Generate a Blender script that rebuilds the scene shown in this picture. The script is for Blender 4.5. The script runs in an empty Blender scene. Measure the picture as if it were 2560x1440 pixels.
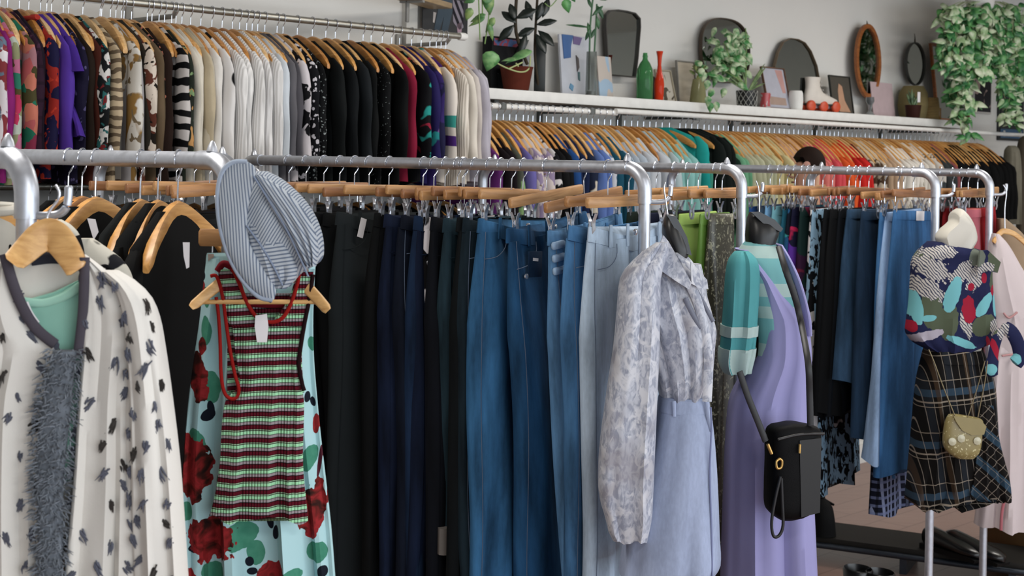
import bpy, math, random
from mathutils import Vector, Matrix
R = random.Random(11)
col = bpy.context.scene.collection
F, ROLL, EYE = 3555.0, 0.0185, 1.74          # lens in pixels of a 2560 wide frame, camera roll, eye height
CX, CY = 1280.0, 408.0                        # where the level line of sight meets the frame
cr, sr = math.cos(ROLL), math.sin(ROLL)
PIPE = 0.0160
RZ = 1.735                                    # height of the rack rails
WDIR = Vector((.70711, .70711, 0)); NDIR = Vector((.70711, -.70711, 0))
CW, CRAIL, CSHELF = 6.35, 5.9, 5.95           # wall, wall rails and shelf edge run along y = x + c
def ks(u, v):
    a, b = (u-CX)/F, -(v-CY)/F
    return a*cr - b*sr, a*sr + b*cr
def at(u, v, Y):
    kx, kz = ks(u, v)
    return Vector((kx*Y, Y, EYE+kz*Y))
def on_line(u, v, c):
    kx, kz = ks(u, v); Y = c/(1-kx)
    return Vector((kx*Y, Y, EYE+kz*Y))
def on_plane(u, v, P0, ang):
    kx, kz = ks(u, v); dx, dy = math.cos(ang), math.sin(ang)
    s = (kx*P0[1]-P0[0])/(dx-kx*dy); Y = P0[1]+s*dy
    return Vector((P0[0]+s*dx, Y, EYE+kz*Y))
def wpx(du, u, c):                             # a width along the wall that spans du pixels at u
    kx = (u-CX)/F; Y = c/(1-kx)
    return du*Y/(F*.70711*(1-kx))
def hpx(dv, u, c):
    return dv*(c/(1-(u-CX)/F))/F
def lin(c):
    return c/12.92 if c <= .04045 else ((c+.055)/1.055)**2.4
def C(h, k=1.0):
    h = h.lstrip('#')
    r = [lin(int(h[i:i+2], 16)/255)*k for i in (0, 2, 4)]; y = .25*r[0]+.65*r[1]+.1*r[2]
    g = min(1.0, max(.42, (max(y, 1e-4)/.42)**.2))
    return tuple(min(1, max(0, (y+(q-y)*.95)*g)) for q in r)+(1,)
# ---------------------------------------------------------------- materials
MATS = {}
class NB:
    def __init__(s, name):
        s.m = bpy.data.materials.new(name); s.m.use_nodes = True
        s.t = s.m.node_tree; s.b = s.t.nodes['Principled BSDF']
    def n(s, typ, _in=None, **kw):
        nd = s.t.nodes.new(typ)
        for k, v in kw.items(): setattr(nd, k, v)
        for k, v in (_in or {}).items(): s.set(nd, k, v)
        return nd
    def set(s, nd, k, v):
        if isinstance(v, bpy.types.NodeSocket): s.t.links.new(v, nd.inputs[k])
        elif isinstance(v, tuple) and len(v) == 2 and hasattr(v[0], 'outputs'): s.t.links.new(v[0].outputs[v[1]], nd.inputs[k])
        elif hasattr(v, 'outputs'): s.t.links.new(v.outputs[0], nd.inputs[k])
        else: nd.inputs[k].default_value = v
    def co(s, scale=(1, 1, 1), rot=(0, 0, 0), loc=(0, 0, 0)):
        tc = s.n('ShaderNodeTexCoord')
        return s.n('ShaderNodeMapping', {'Vector': (tc, 'Object'), 'Scale': scale, 'Rotation': rot, 'Location': loc})
    def math(s, op, a, b=0.0, c=0.0):
        return s.n('ShaderNodeMath', {0: a, 1: b, 2: c}, operation=op)
    def mix(s, f, a, b, bt='MIX'):
        nd = s.n('ShaderNodeMix', data_type='RGBA', blend_type=bt)
        s.set(nd, 0, f); s.set(nd, 6, a); s.set(nd, 7, b)
        return nd.outputs[2]
    def noise(s, scale, v=None, detail=3, dist=0.0):
        return s.n('ShaderNodeTexNoise', {'Vector': v if v is not None else s.co(), 'Scale': scale, 'Detail': detail, 'Distortion': dist})
    def warp(s, v, amt, scale):
        nz = s.noise(scale, v, 2)
        sub = s.n('ShaderNodeVectorMath', {0: (nz, 'Color'), 1: (.5, .5, .5)}, operation='SUBTRACT')
        sc = s.n('ShaderNodeVectorMath', {0: sub, 'Scale': amt}, operation='SCALE')
        return s.n('ShaderNodeVectorMath', {0: v, 1: sc}, operation='ADD')
    def ramp(s, f, stops, const=True):
        r = s.n('ShaderNodeValToRGB', {'Fac': f}); cr_ = r.color_ramp
        cr_.interpolation = 'CONSTANT' if const else 'LINEAR'
        while len(cr_.elements) < len(stops): cr_.elements.new(.5)
        for e, (p, c) in zip(cr_.elements, stops): e.position = p; e.color = c
        return r.outputs[0]
    def fin(s, c, rough=.85, metal=0.0, sheen=0.0, bump=None, bs=.3, bd=.002):
        s.set(s.b, 'Base Color', c); s.set(s.b, 'Roughness', rough); s.set(s.b, 'Metallic', metal)
        if metal < .5 and not isinstance(rough, bpy.types.Node) and rough > .55: s.set(s.b, 'Specular IOR Level', .12)
        if sheen: s.set(s.b, 'Sheen Weight', sheen)
        if bump is not None:
            s.set(s.b, 'Normal', s.n('ShaderNodeBump', {'Height': bump, 'Strength': bs, 'Distance': bd}))
        return s.m
def memo(f):
    def g(*a, **k):
        key = (f.__name__, str(a), str(sorted(k.items())))
        if key not in MATS: MATS[key] = f(*a, **k)
        return MATS[key]
    return g
@memo
def solid(c, rough=.85, metal=0.0, var=.12, scale=22, bump=0.0, sheen=0.0):
    b = NB('cloth' if metal < .5 else 'metal'); nz = b.noise(scale)
    k = b.mix(b.math('MULTIPLY', nz, 1.0), C(c, 1-var), C(c, 1+var))
    return b.fin(k, rough, metal, sheen, b.noise(scale*9) if bump else None, bump)
@memo
def knit(c, c2=None):
    b = NB('knit'); v = b.co()
    w = b.n('ShaderNodeTexWave', {'Vector': v, 'Scale': 30.0, 'Distortion': .8, 'Detail': 1.0}, bands_direction='X')
    k = b.mix(w, C(c2 or c, .9), C(c, 1.03))
    return b.fin(k, .9, 0, .2, w, .5, .003)
@memo
def multi(cols, scale=14, warp=.06, stretch=(1, 1, 1), rough=.8, seed=0):
    b = NB('print'); v = b.warp(b.co(stretch, loc=(seed*1.7, seed*.9, seed*.4)), warp, scale*.8)
    vo = b.n('ShaderNodeTexVoronoi', {'Vector': v, 'Scale': scale})
    s = b.n('ShaderNodeSeparateColor', {0: (vo, 'Color')})
    n = len(cols)
    return b.fin(b.ramp((s, 0), [(i/n, C(c)) for i, c in enumerate(cols)]), rough)
@memo
def blotch(bg, layers, rough=.8, stretch=(1, 1, 1), seed=0):
    """bg colour, then (colour, noise scale, threshold) layers laid over it"""
    b = NB('print'); k = C(bg)
    for i, (c, sc, th) in enumerate(layers):
        nz = b.noise(sc, b.co(stretch, loc=(seed+i*3.1, i*1.3+seed*.7, i*2.2)), 2, .6)
        f = b.ramp(nz, [(0, (0, 0, 0, 1)), (th, (0, 0, 0, 1)), (th+.025, (1, 1, 1, 1))], False)
        k = b.mix(f, k, C(c))
    return b.fin(k, rough)
@memo
def spots(bg, fg, scale=18, thr=.25, stretch=(1, 1, 1), warp=.02, rough=.85):
    b = NB('print'); v = b.warp(b.co(stretch), warp, scale)
    vo = b.n('ShaderNodeTexVoronoi', {'Vector': v, 'Scale': scale})
    f = b.ramp((vo, 'Distance'), [(0, (1, 1, 1, 1)), (thr, (1, 1, 1, 1)), (thr+.05, (0, 0, 0, 1))], False)
    return b.fin(b.mix(f, C(bg), C(fg)), rough)
@memo
def tiger(bg, fg, scale=9, dirn='Z', dist=5.0, lo=.45, rough=.8):
    b = NB('print')
    w = b.n('ShaderNodeTexWave', {'Vector': b.co(), 'Scale': scale, 'Distortion': dist, 'Detail': 2.0, 'Detail Scale': 1.6}, bands_direction=dirn)
    f = b.ramp(w, [(0, (0, 0, 0, 1)), (lo, (0, 0, 0, 1)), (lo+.12, (1, 1, 1, 1))], False)
    return b.fin(b.mix(f, C(bg), C(fg)), rough)
@memo
def bands(cols, period, axis=2, wob=.004, rough=.85, rib=0.0, rot=0.0, wsc=5.0):
    """repeating stripes; cols: (colour, share of the period)"""
    b = NB('stripes'); v = b.co(rot=(0, rot, 0))
    s = b.n('ShaderNodeSeparateXYZ', {0: v})
    nz = b.noise(wsc, None, 1)
    p = b.math('ADD', (s, axis), b.math('MULTIPLY', b.math('SUBTRACT', nz, .5), wob*6))
    f = b.math('FRACT', b.math('DIVIDE', p, period))
    st, a = [], 0
    for c, wd in cols: st.append((a, C(c))); a += wd
    bump = None
    if rib: bump = b.n('ShaderNodeTexWave', {'Vector': b.co(), 'Scale': rib}, bands_direction='X')
    return b.fin(b.ramp(f, st), rough, 0, 0, bump, .8, .003)
@memo
def plaid(bg, lines, rough=.85, rot=0.0):
    """lines: (axis, period, share, colour)"""
    b = NB('plaid'); v = b.warp(b.co(rot=(0, rot, 0)), .015, 4); s = b.n('ShaderNodeSeparateXYZ', {0: v}); k = C(bg)
    for ax, per, off, sh, c in lines:
        f = b.math('FRACT', b.math('ADD', b.math('DIVIDE', (s, ax), per), off))
        k = b.mix(b.math('MULTIPLY', b.math('LESS_THAN', f, sh), .7), k, C(c))
    return b.fin(k, rough)
@memo
def denim(c, fade=.35, rough=.85):
    b = NB('denim')
    a = b.noise(5.0, b.co((3.6, 3.6, .55)), 5)
    g = b.noise(160.0, b.co((1, 1, .35)), 2)
    k = b.mix(b.ramp(a, [(.38, (0, 0, 0, 1)), (.66, (1, 1, 1, 1))], False), C(c, 1-fade*.85), C(c, 1+fade*2.0))
    k = b.mix(.3, k, b.mix(g, C(c, .55), C(c, 1.5)))
    return b.fin(k, rough, 0, 0, g, .2, .001)
@memo
def wood(c, c2, rough=.4):
    b = NB('wood')
    nz = b.noise(7.0, b.co((1, 9, 9)), 5, 1.6)
    return b.fin(b.mix(b.ramp(nz, [(.3, (0, 0, 0, 1)), (.7, (1, 1, 1, 1))], False), C(c2), C(c)), rough)
@memo
def metal(c='#b9bec9', rough=.38, var=.2):
    b = NB('metal'); nz = b.noise(60, None, 4)
    k = b.mix(nz, C(c, 1-var), C(c, 1+var))
    return b.fin(k, b.math('MULTIPLY_ADD', nz, .2, rough-.1), .85)
@memo
def glass(c, rough=.05, alpha=.45):
    b = NB('glass'); b.set(b.b, 'IOR', 1.2); b.set(b.b, 'Transmission Weight', alpha)
    return b.fin(C(c), rough)
@memo
def mirror(c='#a6aca8'):
    b = NB('mirror'); return b.fin(C(c), .04, 1.0)
@memo
def leafmat(c, c2, rough=.45):
    b = NB('leaf'); nz = b.noise(26, None, 2)
    f = b.ramp(nz, [(.42, (0, 0, 0, 1)), (.62, (1, 1, 1, 1))], False)
    return b.fin(b.mix(f, C(c), C(c2)), rough)
# ---------------------------------------------------------------- mesh building
class MB:
    def __init__(s): s.v, s.f = [], []
    def loft(s, rings, closed=True, cap=True):
        b = len(s.v); n = len(rings[0])
        for r in rings: s.v.extend(tuple(p) for p in r)
        m = n if closed else n-1
        for i in range(len(rings)-1):
            for j in range(m):
                a, c = b+i*n+j, b+i*n+(j+1) % n
                s.f.append((a, c, c+n, a+n))
        if cap and closed:
            s.f.append(tuple(b+j for j in reversed(range(n))))
            s.f.append(tuple(b+(len(rings)-1)*n+j for j in range(n)))
        return s
    def tube(s, pts, r, n=8, flat=1.0, up=None):
        pts = [Vector(p) for p in pts]; rings = []
        ref = Vector(up) if up else Vector((.31, .2, .93))
        for i, p in enumerate(pts):
            t = (pts[min(i+1, len(pts)-1)]-pts[max(i-1, 0)])
            t = t.normalized() if t.length > 1e-9 else Vector((0, 0, 1))
            x = t.cross(ref)
            x = x.normalized() if x.length > 1e-4 else Vector((1, 0, 0))
            y = x.cross(t).normalized()
            rr = r[i] if isinstance(r, (list, tuple)) else r
            rings.append([p+x*math.cos(a)*rr+y*math.sin(a)*rr*flat for a in (2*math.pi*k/n for k in range(n))])
        return s.loft(rings)
    def box(s, c, d, M=None, bev=0.0):
        c, (x, y, z) = Vector(c), [q/2 for q in d]
        M = M or Matrix()
        if bev <= 0:
            rings = [[c+M@Vector((sx*x, sy*y, sz*z)) for sx, sy in ((-1, -1), (1, -1), (1, 1), (-1, 1))] for sz in (-1, 1)]
        else:
            bev = min(bev, x*.9, y*.9, z*.9)
            def rg(ins, zz):
                xx, yy = x-ins, y-ins; o = []
                for cxs, cys, a0 in ((1, 1, 0), (-1, 1, 90), (-1, -1, 180), (1, -1, 270)):
                    for a in (0, 45, 90):
                        aa = math.radians(a0+a)
                        o.append(c+M@Vector((cxs*(xx-bev)+math.cos(aa)*bev, cys*(yy-bev)+math.sin(aa)*bev, zz)))
                return o
            k = bev*.3
            rings = [rg(k*1.5, -z), rg(0, -z+bev), rg(0, z-bev), rg(k*1.5, z)]
        return s.loft(rings)
    def lathe(s, prof, n=20, c=(0, 0, 0), sx=1.0, sy=1.0):
        c = Vector(c)
        return s.loft([[c+Vector((r*math.cos(a)*sx, r*math.sin(a)*sy, z)) for a in (2*math.pi*k/n for k in range(n))] for r, z in prof])
    def prism(s, poly, y0, y1):                 # polygon in local xz, thickness along y
        return s.loft([[Vector((x, y, z)) for x, z in poly] for y in (y0, y1)])
    def build(s, name, mat, parent=None, loc=(0, 0, 0), rz=0.0, smooth=True, sub=0, M=None):
        me = bpy.data.meshes.new(name); me.from_pydata(s.v, [], s.f); me.update()
        if smooth: me.shade_smooth()
        o = bpy.data.objects.new(name, me); col.objects.link(o)
        me.materials.append(mat)
        o.location = loc; o.rotation_euler = (0, 0, rz)
        if M is not None: o.matrix_local = M
        if parent: o.parent = parent
        if smooth:
            md = o.modifiers.new('edge', 'EDGE_SPLIT'); md.split_angle = math.radians(50); md.use_edge_sharp = False
        if sub:
            sd = o.modifiers.new('soft', 'SUBSURF'); sd.levels = sub; sd.render_levels = sub
            while o.modifiers.find('soft') > 0: o.modifiers.move(o.modifiers.find('soft'), 0)
        return o
def tag(o, label, cat, group=None):
    if len(label.split()) < 4: label += ' on its clip hanger'
    o['label'] = label; o['category'] = cat
    if group: o['group'] = group
    return o
def thing(name, label, cat, loc=(0, 0, 0), rz=0.0, group=None):
    o = bpy.data.objects.new(name, None); col.objects.link(o); o.empty_display_size = .05
    o.location = loc; o.rotation_euler = (0, 0, rz)
    return tag(o, label, cat, group)
def struct(name, mb, mat, smooth=False, parent=None):
    o = mb.build(name, mat, parent, smooth=smooth)
    if not parent: o['kind'] = 'structure'
    return o
def copy_tree(o, parent=None):
    c = o.copy(); col.objects.link(c)
    if parent: c.parent = parent
    for ch in list(o.children): copy_tree(ch, c)
    return c
def lerp(a, b, t): return a+(b-a)*t
def resample(rows, n):
    """smooth rows (tuples keyed by the first entry) at n even steps"""
    out = []
    for i in range(n):
        v = lerp(rows[0][0], rows[-1][0], i/(n-1))
        j = 0
        while j < len(rows)-2 and v > rows[j+1][0]: j += 1
        a, b = rows[j], rows[j+1]; t = (v-a[0])/(b[0]-a[0])
        p, q = rows[max(j-1, 0)], rows[min(j+2, len(rows)-1)]
        o = [v]
        for k in range(1, len(a)):
            m0 = (b[k]-p[k])/max(1e-6, b[0]-p[0])*(b[0]-a[0]) if j > 0 else (b[k]-a[k])
            m1 = (q[k]-a[k])/max(1e-6, q[0]-a[0])*(b[0]-a[0]) if j < len(rows)-2 else (b[k]-a[k])
            t2, t3 = t*t, t*t*t
            o.append((2*t3-3*t2+1)*a[k]+(t3-2*t2+t)*m0+(-2*t3+3*t2)*b[k]+(t3-t2)*m1)
        out.append(o)
    return out
def px_body(rows, P0, ang, thick=.05, n=30, nr=34, fold=.0, k=5, seed=0, origin=None, grow=(.2, 1.0), hem=0.0, out=0.0, pw=.75, mb=None, ts=(0, 1)):
    """a garment whose silhouette at its own distance follows rows of (v, left u, right u[, thickness]); round in depth, with folds"""
    mb = mb or MB(); rr = random.Random(seed)
    d = Vector((math.cos(ang), math.sin(ang), 0)); nm = Vector((math.sin(ang), -math.cos(ang), 0))
    rows = [tuple(r)+((thick,) if len(r) == 3 else ()) for r in rows]
    ph = [rr.uniform(0, 6.28) for _ in range(4)]; org = Vector(origin) if origin is not None else Vector((0, 0, 0))
    rings = []; rs = resample(rows, nr)
    for i, (v, a, b, th) in enumerate(rs):
        PL, PR = on_plane(a, v, P0, ang), on_plane(b, v, P0, ang)
        c, hw = (PL+PR)/2, (PR-PL)/2; t = lerp(ts[0], ts[1], i/(nr-1)); am = fold*lerp(grow[0], grow[1], t); ring = []
        for j in range(n):
            th_ = 2*math.pi*j/n; cs, sn = math.cos(th_), math.sin(th_)
            x = math.copysign(abs(cs)**.8, cs); y = math.copysign(abs(sn)**pw, sn)*th
            f = am*(math.sin(k*x*2.2+ph[0]+t*1.4)+.6*math.sin(k*x*4.1+ph[1]-t*2.0)+.35*math.sin(k*7.7*x+ph[2]+t))
            p = c+hw*x+nm*(y+f+out)
            if i == nr-1 and hem: p.z += hem*(math.sin(x*5+ph[3])+.5*math.sin(x*13+ph[0]))
            ring.append(p-org)
        rings.append(ring)
    mb.loft(rings); return mb
def subrows(rows, v0, v1, n=6, grow=0):
    out = []
    for i in range(n):
        v = lerp(v0, v1, i/(n-1)); j = 0
        while j < len(rows)-2 and v > rows[j+1][0]: j += 1
        a, b = rows[j], rows[j+1]; t = (v-a[0])/(b[0]-a[0]); r = [lerp(a[k], b[k], t) for k in range(len(a))]
        r[0] = v; r[1] -= grow; r[2] += grow; r[3] += grow*.0012; out.append(tuple(r))
    return out
def plane_pts(uv, P0, ang, out=0.0, org=(0, 0, 0)):
    nm = Vector((math.sin(ang), -math.cos(ang), 0)); org = Vector(org)
    return [on_plane(u, v, P0, ang)+nm*out-org for u, v in uv]
def px_block(uv, P0, ang, thick, bev=.25, org=(0, 0, 0), out=0.0):
    mb = MB(); pl = plane_pts(uv, P0, ang, out, org); c = sum(pl, Vector())/len(pl); nm = Vector((math.sin(ang), -math.cos(ang), 0))
    pl = [Vector(p) for p in spline(pl+[pl[0]], 3)[:-1]]
    mb.loft([[c+(p-c)*s_+nm*(thick*y) for p in pl] for y, s_ in ((-1, 1-bev), (-.75, 1-bev*.35), (-.3, 1), (.3, 1), (.75, 1-bev*.35), (1, 1-bev))])
    return mb
def spline(pts, m=6):
    pts = [Vector(p) for p in pts]; o = []
    for i in range(len(pts)-1):
        p0, p1, p2, p3 = pts[max(i-1, 0)], pts[i], pts[i+1], pts[min(i+2, len(pts)-1)]
        for j in range(m):
            t = j/m
            o.append(.5*((2*p1)+(p2-p0)*t+(2*p0-5*p1+4*p2-p3)*t*t+(3*p1-p0-3*p2+p3)*t**3))
    return o+[pts[-1]]
def motifs(nb, k, items, P0, ang, org, rough_edge=.35, esc=60):
    """printed shapes: (u, v, half width px, half height px, turn, colour or socket, edge wobble); oval patches of the cloth's own pattern"""
    tc = nb.n('ShaderNodeTexCoord'); nz = nb.n('ShaderNodeTexNoise', {'Vector': (tc, 'Object'), 'Scale': float(esc), 'Detail': 2.0})
    for u, v, a, b, turn, c, wob in items:
        p = on_plane(u, v, P0, ang)-Vector(org); kx = p.y+org[1]
        s_ = nb.n('ShaderNodeVectorMath', {0: (tc, 'Object'), 1: (p.x, 0, p.z)}, operation='SUBTRACT')
        r_ = nb.n('ShaderNodeVectorRotate', {'Vector': s_, 'Angle': turn}, rotation_type='Y_AXIS')
        m_ = nb.n('ShaderNodeVectorMath', {0: r_, 1: (F/kx/a, 0, F/kx/b)}, operation='MULTIPLY')
        d_ = nb.n('ShaderNodeVectorMath', {0: m_}, operation='LENGTH')
        e_ = nb.math('ADD', (d_, 'Value'), nb.math('MULTIPLY', nb.math('SUBTRACT', nz, .5), wob*4))
        k = nb.mix(nb.math('LESS_THAN', e_, 1.0), k, C(c) if isinstance(c, str) else c)
    return k
def px_plate(uv, P0, ang, t=.004, out=0.0, org=(0, 0, 0), mb=None):
    """a flat piece of cloth or card whose outline is given by uv, with thickness t"""
    mb = mb or MB(); outs = out if isinstance(out, (list, tuple)) else [out]*len(uv)
    a = [plane_pts([q], P0, ang, o_, org)[0] for q, o_ in zip(uv, outs)]; b = [plane_pts([q], P0, ang, o_+t, org)[0] for q, o_ in zip(uv, outs)]
    mb.loft([a, b]); return mb
# shared materials
STEEL = metal('#c3c8d2', .42); CHROME = metal('#d5d9e2', .22, .08); DARKSTEEL = metal('#4b525c', .45)
HANGWOOD = [wood('#d69f57', '#b9803a'), wood('#dcae6e', '#c08f52'), wood('#c98b42', '#a5692a'), wood('#e2bd88', '#c79d66')]
BARWOOD = [wood('#b98550', '#99683a'), wood('#c79762', '#a87745'), wood('#a87348', '#8a5a36')]
WHITE = solid('#d9d8d4', .7); TAGW = solid('#dcd9dc', .7, 0, .03); BLACK = solid('#15171a', .8)
ORD = ['first', 'second', 'third', 'fourth', 'fifth', 'sixth', 'seventh', 'eighth', 'ninth', 'tenth', 'eleventh', 'twelfth', 'thirteenth', 'fourteenth', 'fifteenth', 'sixteenth', 'seventeenth', 'eighteenth', 'nineteenth', 'twentieth']
def unique(descs):
    cnt = {}; out = []
    for d in descs: cnt[d] = cnt.get(d, 0)+1
    seen = {}
    for d in descs:
        if cnt[d] == 1: out.append(d)
        else:
            i = seen.get(d, 0); seen[d] = i+1
            out.append(ORD[i]+' '+d)
    return out, cnt
# ================================================================ the room
def wp(s, n, z): return Vector((0, CW, 0))+WDIR*s+NDIR*n+Vector((0, 0, z))
RW = Matrix.Rotation(math.radians(45), 4, 'Z')
def wall_slab(mb, s0, s1, n0, n1, z0, z1):
    mb.loft([[wp(s0, n0, z), wp(s1, n0, z), wp(s1, n1, z), wp(s0, n1, z)] for z in (z0, z1)])
S0, S1, N1, ZC = -7.2, 5.0, 7.4, 3.05
plaster = NB('plaster'); nz = plaster.noise(140, None, 2)
plaster = plaster.fin(plaster.mix(plaster.noise(2.2), C('#d0cec9'), C('#dcdad5')), .85, 0, 0, nz, .25, .002)
mb = MB(); wall_slab(mb, S0, S1, -.12, 0, 0, ZC); struct('wall_back', mb, plaster)
mb = MB(); wall_slab(mb, S1, S1+.12, -.12, N1, 0, ZC); struct('wall_right', mb, solid('#b9b8b2', .9, 0, .05))
mb = MB(); wall_slab(mb, S0-.12, S0, -.12, N1, 0, ZC); struct('wall_left', mb, plaster)
mb = MB(); wall_slab(mb, S0, S1, -.12, N1, ZC, ZC+.1); struct('ceiling', mb, solid('#b9b8b2', .9, 0, .05))
fl = NB('floorboards'); v = fl.co(rot=(0, 0, -.7854))
br = fl.n('ShaderNodeTexBrick', {'Vector': v, 'Scale': 1.0, 'Mortar Size': .004, 'Brick Width': 1.4, 'Row Height': .16, 'Color1': C('#9c7c70'), 'Color2': C('#a58679'), 'Mortar': C('#6f544a')})
fl = fl.fin(fl.mix(fl.noise(5, fl.co((1, 8, 1), (0, 0, -.7854)), 4), (br, 'Color'), C('#8d6c60')), .35)
mb = MB(); wall_slab(mb, S0, S1, -.12, N1, -.1, 0); struct('floor', mb, fl)
mb = MB(); wall_slab(mb, S0, S1, 0, .018, 0, .11); struct('baseboard_back', mb, WHITE)
# shop front behind the viewer: posts and rails of an open glazed front
mb = MB()
for s in (-7.15, -4.2, -1.2, 1.8, 4.9): wall_slab(mb, s-.05, s+.05, N1, N1+.1, 0, ZC)
wall_slab(mb, S0, S1, N1, N1+.1, ZC-.2, ZC); wall_slab(mb, S0, S1, N1, N1+.1, 0, .35)
struct('window_1', mb, solid('#3a3c3e', .6))
# shallow ledge high on the back wall and a pale panel strip behind the upper rail
mb = MB(); wall_slab(mb, 2.1, 4.98, 0, .035, 2.885, 2.95); struct('trim_1', mb, WHITE)
mb = MB(); wall_slab(mb, -3.4, -1.75, 0, .03, 2.275, 2.62); struct('trim_2', mb, solid('#c9c7c1', .85))
mb = MB(); wall_slab(mb, -.66, -.60, 0, .03, 2.0, 2.95); struct('trim_3', mb, solid('#c9c7c1', .85))
# ceiling lamps
lampm = bpy.data.materials.new('lamp_glow'); lampm.use_nodes = True
b_ = lampm.node_tree.nodes['Principled BSDF']; b_.inputs['Emission Color'].default_value = (1, .96, .9, 1); b_.inputs['Emission Strength'].default_value = 9.0
for i, (s, n) in enumerate(((-3.6, 1.9), (-.6, 1.9), (2.4, 1.9), (-3.6, 5.0), (-.6, 5.0), (2.4, 5.0))):
    p = wp(s, n, ZC-.05)
    t = thing('ceiling_lamp', 'long white ceiling lamp above the clothing racks', 'ceiling lamp', p, math.radians(45), 'ceiling lamps')
    MB().box((0, 0, .02), (1.3, .16, .05), bev=.01).build('housing', WHITE, t)
    MB().box((0, 0, -.012), (1.24, .11, .016), bev=.004).build('diffuser', lampm, t)
    L = bpy.data.lights.new('ceiling_light', 'AREA'); L.shape = 'RECTANGLE'; L.size = 1.24; L.size_y = .11; L.energy = 40; L.color = (1, .95, .88)
    lo = bpy.data.objects.new('ceiling_light', L); col.objects.link(lo); lo.location = p+Vector((0, 0, -.03)); lo.rotation_euler = (0, 0, math.radians(45))

# ================================================================ racks
DR = Vector((.766, -.643, 0)); DRP = Vector((.643, .766, 0)); ARP = math.atan2(.766, .643)
RACKS = {1: (68, 2.10, 1.6), 2: (578, 2.54, 1.55), 3: (1613, 3.55, 1.56), 4: (1855, 4.46, 1.08), 5: (2340, 5.17, 1.15), 6: (2475, 5.69, .80), 7: (588, 3.75, .62)}
REND = {}
def make_rack(i, label, hook=True):
    u, Y, L = RACKS[i]; e = at(u, 440, Y); e.z = 0; REND[i] = e
    t = thing('clothing_rack', label, 'clothing rack', e, math.atan2(DR.y, DR.x), 'steel pipe clothing racks')
    BR = .06
    MB().tube([(-L+BR, 0, RZ), (-BR, 0, RZ)], PIPE, 16).build('rail', STEEL, t)
    for x0, sg in ((0, 1), (-L, -1)):
        MB().tube([(x0, 0, .01), (x0, 0, RZ-BR)], PIPE*.94, 16).build('post', STEEL, t)
        arc = [(x0-sg*BR+sg*BR*math.sin(a), 0, RZ-BR+BR*math.cos(a)) for a in (k*math.pi/16 for k in range(9))]
        MB().tube([(x0-sg*(BR+.03), 0, RZ)]+arc+[(x0, 0, RZ-BR-.03)], PIPE*1.12, 16, up=(0, 1, .01)).build('elbow', STEEL, t)
        MB().lathe([(.011, 0), (.009, .008), (.004, .018), (.0015, .02)], 10, (x0-sg*.055, 0, RZ+PIPE)).build('set_screw', STEEL, t)
        MB().lathe([(.05, 0), (.05, .008), (.026, .014), (.024, .04), (.019, .042)], 20, (x0, 0, 0)).build('base_flange', STEEL, t)
    if hook:
        dd = Matrix.Rotation(-math.atan2(DR.y, DR.x)+math.radians(-6), 4, 'Z')
        pts = [dd@Vector(p) for p in ((PIPE*.5, 0, 0), (.03, 0, 0), (.05, 0, .003), (.061, 0, .013), (.064, 0, .03), (.064, 0, .045))]
        hz = RZ-.085
        MB().tube([p+Vector((0, 0, hz)) for p in spline(pts, 4)], [.0062]*20+[.004], 10).build('end_hook', STEEL, t)
    return t
make_rack(1, 'grey steel pipe rack whose end post holds the spotted cream coat')
make_rack(2, 'grey steel pipe rack of black clothes, its end post behind the striped cap')
make_rack(3, 'long grey steel pipe rack hung with jeans, behind the silver blouse')
make_rack(4, 'short grey steel pipe rack with the green and sequined garments')
make_rack(5, 'grey steel pipe rack hung with denim skirts, behind the tropical shirt')
make_rack(6, 'grey steel pipe rack with red skirts, farthest of the row, beside the pink dress')
make_rack(7, 'grey steel pipe rack of dark trousers hidden behind the black coats', hook=False)

# ================================================================ hangers
def hook_mb(neck, rr, mb=None, wire=.0017):
    mb = mb or MB(); Rr = rr+wire+.001
    pts = [(Rr*math.cos(a), 0, Rr*math.sin(a)) for a in (math.radians(q) for q in (205, 180, 150, 120, 90, 60, 30, 0, -25))]
    pts += [(Rr*.75, 0, -Rr*.95), (.006, 0, -Rr*1.5), (0, 0, -Rr*2), (0, 0, neck-.012)]
    return mb.tube(spline(pts, 2), wire, 6)
def arms_mb(neck, W=.215, drop=.075, h0=.042, h1=.026, d=.016, n=19, bow=.03):
    mb = MB(); rings = []
    for i in range(n):
        q = -1+2*i/(n-1); a = abs(q); x = W*q
        z = neck-drop*(a**1.45); h = lerp(h0, h1, a**.8); y = -bow*a*a
        k = 1 if a < .97 else .6
        dd = d*k*lerp(1, 1.35, a); hh = h*k
        z0 = z-h/2
        rings.append([(x, y+math.copysign(abs(math.cos(t))**.5, math.cos(t))*dd/2, z0+math.copysign(abs(math.sin(t))**.5, math.sin(t))*hh/2) for t in (math.pi*(2*j+1)/10 for j in range(10))])
    return mb.loft(rings)
_hk = {}
def wood_hanger(label, group, loc, rz, neck=-.055, rr=.0125, W=.215, tone=0, h0=.056, drop=.11):
    key = (neck, rr, W, tone, h0, drop)
    if key in _hk:
        t = copy_tree(_hk[key]); t.location = loc; t.rotation_euler = (0, 0, rz)
        return tag(t, label, 'hanger', group)
    t = thing('clothes_hanger', label, 'hanger', loc, rz, group)
    hook_mb(neck, rr).build('hook', CHROME, t)
    arms_mb(neck, W, drop, h0).build('wooden_arms', HANGWOOD[tone % 4], t)
    _hk[key] = t
    return t
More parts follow.
